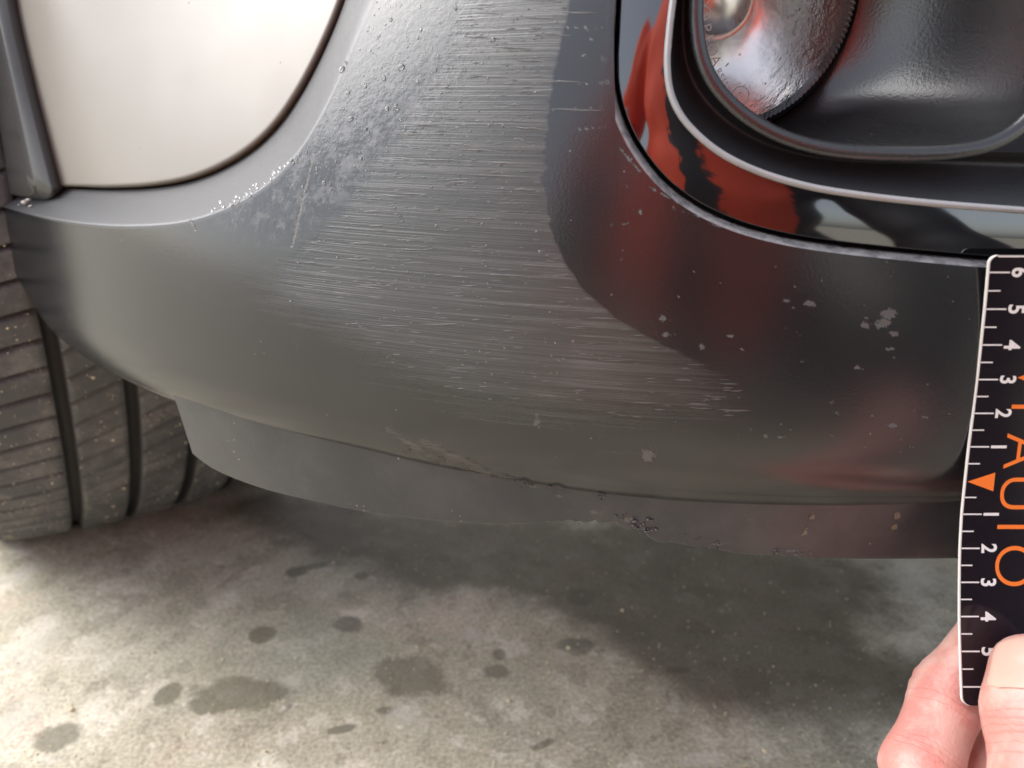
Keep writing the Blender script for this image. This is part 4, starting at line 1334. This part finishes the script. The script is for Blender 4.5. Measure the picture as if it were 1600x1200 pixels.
# body in a crouch behind the camera
wrist = WRIST
ELB_R = np.array([.36, -.20, .22]); SH_R = np.array([.24, -.42, .62])
SH_L = np.array([-.23, -.44, .64]); ELB_L = np.array([-.37, -.54, .47]); WR_L = np.array([-.32, -.37, .475])
CHEST = np.array([.02, -.46, .58]); BELLY = np.array([.02, -.46, .36]); PELV = np.array([.04, -.58, .22]); NECK = np.array([.01, -.42, .78]); HEAD = np.array([.0, -.37, .91])
def body_sdf(P):
    r = chain(P, [PELV, BELLY, CHEST, NECK], [.125, .11, .13, .055], .05)
    r = smin(r, chain(P, [NECK, HEAD - np.array([0, .0, .03])], [.052, .06], .02), .02)
    e = (P - HEAD) / np.array([.075, .095, .115]); r = smin(r, (np.linalg.norm(e, axis=-1) - 1) * .085, .02)
    r = smin(r, chain(P, [HEAD + np.array([0, .09, .005]), HEAD + np.array([0, .112, -.018])], [.012, .014], .01), .012)     # nose
    for s in (-1, 1):
        r = smin(r, chain(P, [HEAD + np.array([s * .076, -.005, .015]), HEAD + np.array([s * .078, -.003, -.03])], [.014, .010], .01), .008)
    r = smin(r, chain(P, [SH_R, ELB_R, wrist], [.05, .042, .026], .02), .03)
    r = smin(r, chain(P, [SH_L, ELB_L, WR_L], [.05, .042, .026], .02), .03)
    for (hp, kn, ft) in ((PELV + np.array([-.09, 0, 0]), np.array([-.30, -.44, .38]), np.array([-.28, -.62, .05])), (PELV + np.array([.09, 0, 0]), np.array([.36, -.45, .08]), np.array([.34, -.86, .07]))):
        r = smin(r, chain(P, [hp, kn, ft], [.08, .055, .04], .03), .03)
    return r
bv, bf = volume(body_sdf, (-.42, -1.0, .0), (.50, .20, 1.07), .015)
# left hand around the phone: palm and five fingers
LF = []
HSH = np.array([-.20, -.27, .185])
def lhand(P):
    P = P - HSH
    pal = chain(P, [WR_L - HSH, np.array([-.092, -.045, .300])], [.026, .030], .012)
    for k in range(4):
        z0 = .335 - .024 * k
        d = chain(P, [np.array([-.095, -.045, z0 - .01]), np.array([-.100, -.012, z0]), np.array([-.085, .001, z0]), np.array([-.066, .002, z0 - .002])], [.0105, .0092, .0086, .0074], .004)
        pal = smin(pal, d, .003)
    th_ = chain(P, [np.array([-.095, -.05, .29]), np.array([-.070, -.034, .30]), np.array([-.040, -.028, .305])], [.014, .011, .0095], .005)
    return smin(pal, th_, .004)
lv, lf = volume(lhand, np.array((-.17, -.15, .22)) + HSH, np.array((-.01, .03, .38)) + HSH, .003)
nb_, nh_ = len(bv), len(hv)
person = mesh_obj("person", np.vstack([bv, hv, lv]), np.vstack([bf, hf + nb_, lf + nb_ + nh_]), M_SKIN)
tag(person, "bare hand pinching the lower end of the scale card, thumb in front", "person")
# thumbnail
tax = THUMB[3] - THUMB[2]; tax = tax / np.linalg.norm(tax)
view = np.array([0, 0, CAM_H]) - THUMB[3]; view -= tax * (view @ tax); view /= np.linalg.norm(view); view = view + np.array([-.22, 0, 0.0]); view -= tax * (view @ tax); view /= np.linalg.norm(view)
side = np.cross(tax, view)
rows = []
nf1, ng1 = np.linspace(-.0075, .0072, 16), np.linspace(-1, 1, 19)
er = np.where(nf1 < .004, 1, np.sqrt(np.maximum(.02, 1 - ((nf1 - .004) / .0034) ** 2)))
er = er * np.where(nf1 > -.005, 1, np.sqrt(np.maximum(.05, 1 - ((-.005 - nf1) / .0027) ** 2 * .85)))
an_ = ng1[None] * math.radians(58) * er[:, None]
dr_ = np.cos(an_)[..., None] * view + np.sin(an_)[..., None] * side
o_ = (THUMB[3] + nf1[:, None] * tax)[:, None] + 0 * dr_
lo_ = np.full(an_.shape, .002); hi_ = np.full(an_.shape, .02)
for _ in range(22):
    m_ = (lo_ + hi_) / 2; inn = hand_sdf(o_ + dr_ * m_[..., None]) < 0
    lo_ = np.where(inn, m_, lo_); hi_ = np.where(inn, hi_, m_)
lift_ = .0004 - .0006 * np.maximum(0, np.abs(ng1) - .8)[None] / .2 + np.where(nf1 > .005, .0003, 0)[:, None]
rows = o_ + dr_ * (lo_ + lift_)[..., None]
m, nt, bs = new_mat("fingernail"); bs.inputs["Base Color"].default_value = (.74, .47, .38, 1); bs.inputs["Roughness"].default_value = .25; bs.inputs["Subsurface Weight"].default_value = .1; bs.inputs["Subsurface Scale"].default_value = .003
b_ = NB(nt); b_.l(b_.mix(b_.noise(160, 3), (.64, .37, .30), (.70, .46, .37)), bs.inputs["Base Color"])
loft("thumbnail", rows, m, person)
# clothes and hair
M_JACK, nt, bs = new_mat("red_jacket_black_for_reflection"); b_ = NB(nt)
sx = b_.n("ShaderNodeSeparateXYZ"); b_.l(b_.coord(), sx.inputs[0])
wv = b_.math('ADD', sx.outputs[0], b_.math('MULTIPLY', b_.math('SUBTRACT', b_.noise(9, 4), .5), .10))
blk = b_.math('MULTIPLY', b_.mapr(wv, .16, .165), b_.mapr(sx.outputs[2], .52, .50))  # black areas added to darken the reflections in bezel and bumper
wn2 = b_.math('ADD', sx.outputs[0], b_.math('MULTIPLY', b_.math('SUBTRACT', b_.noise(22, 5, .7), .5), .16))
blk = b_.math('MAXIMUM', blk, b_.math('MULTIPLY', b_.mapr(wn2, -.035, -.03), b_.mapr(wn2, .055, .05)))
b_.l(b_.mix(blk, b_.mix(b_.noise(14, 4), (.92, .075, .026), (.96, .11, .038)), (.012, .012, .014)), bs.inputs["Base Color"])
bs.inputs["Roughness"].default_value = .65
M_TROU = simple("dark_trouser_cloth", (.02, .021, .026), .85, var=.2)
M_HAIR = simple("dark_hair", (.02, .014, .010), .5, var=.3)
M_BOOT = simple("dark_boot_leather", (.02, .018, .016), .5)
def folds(P): return .006 * np.sin(P[..., 2] * 55 + 4 * np.sin(P[..., 0] * 14)) * np.cos(P[..., 0] * 21 + P[..., 1] * 13)
def jacket(P):
    r = chain(P, [PELV + np.array([0, .02, .03]), BELLY, CHEST, NECK - np.array([0, 0, .05])], [.20, .205, .205, .085], .06)
    r = smin(r, chain(P, [SH_R, ELB_R, wrist * .50 + ELB_R * .50], [.075, .062, .043], .03), .05)
    r = smin(r, chain(P, [SH_L, ELB_L, WR_L * .8 + ELB_L * .2], [.075, .062, .043], .03), .05)
    return r + folds(P)
jv, jf = volume(jacket, (-.42, -.9, .02), (.50, .2, .92), .014)
mesh_obj("jacket", jv, jf, M_JACK, person)
def trousers(P):
    r = chain(P, [PELV + np.array([-.06, 0, 0]), PELV + np.array([.06, 0, 0])], [.15, .15], .05)
    for (hp, kn, ft) in ((PELV + np.array([-.09, 0, 0]), np.array([-.30, -.44, .38]), np.array([-.28, -.62, .12])), (PELV + np.array([.09, 0, 0]), np.array([.36, -.45, .09]), np.array([.34, -.84, .09]))):
        r = smin(r, chain(P, [hp, kn, ft], [.10, .075, .058], .03), .04)
    return r + folds(P) * .6
tv, tf_ = volume(trousers, (-.46, -1.0, 0), (.50, -.2, .55), .016)
mesh_obj("trousers", tv, tf_, M_TROU, person)
def hair(P):
    e = (P - HEAD - np.array([0, -.018, .022])) / np.array([.084, .100, .112]); r = (np.linalg.norm(e, axis=-1) - 1) * .09
    cut_ = (P[..., 1] - HEAD[1]) * .8 - (P[..., 2] - HEAD[2]) * .9 - .01
    return np.maximum(r + .003 * np.sin(P[..., 0] * 160) * np.sin(P[..., 2] * 140), cut_)
av, af = volume(hair, HEAD - .16, HEAD + .16, .008)
mesh_obj("hair", av, af, M_HAIR, person)
for c, d in ((np.array([-.28, -.60, .045]), np.array([.0, .14, 0])), (np.array([.34, -.90, .05]), np.array([0, .02, 0]))):
    v_, f_ = volume(lambda P: chain(P, [c - d * .3, c + d * .5, c + d], [.045, .042, .036], .02), c - .25, c + .25, .012)
    mesh_obj("shoe", v_, f_, M_BOOT, person)
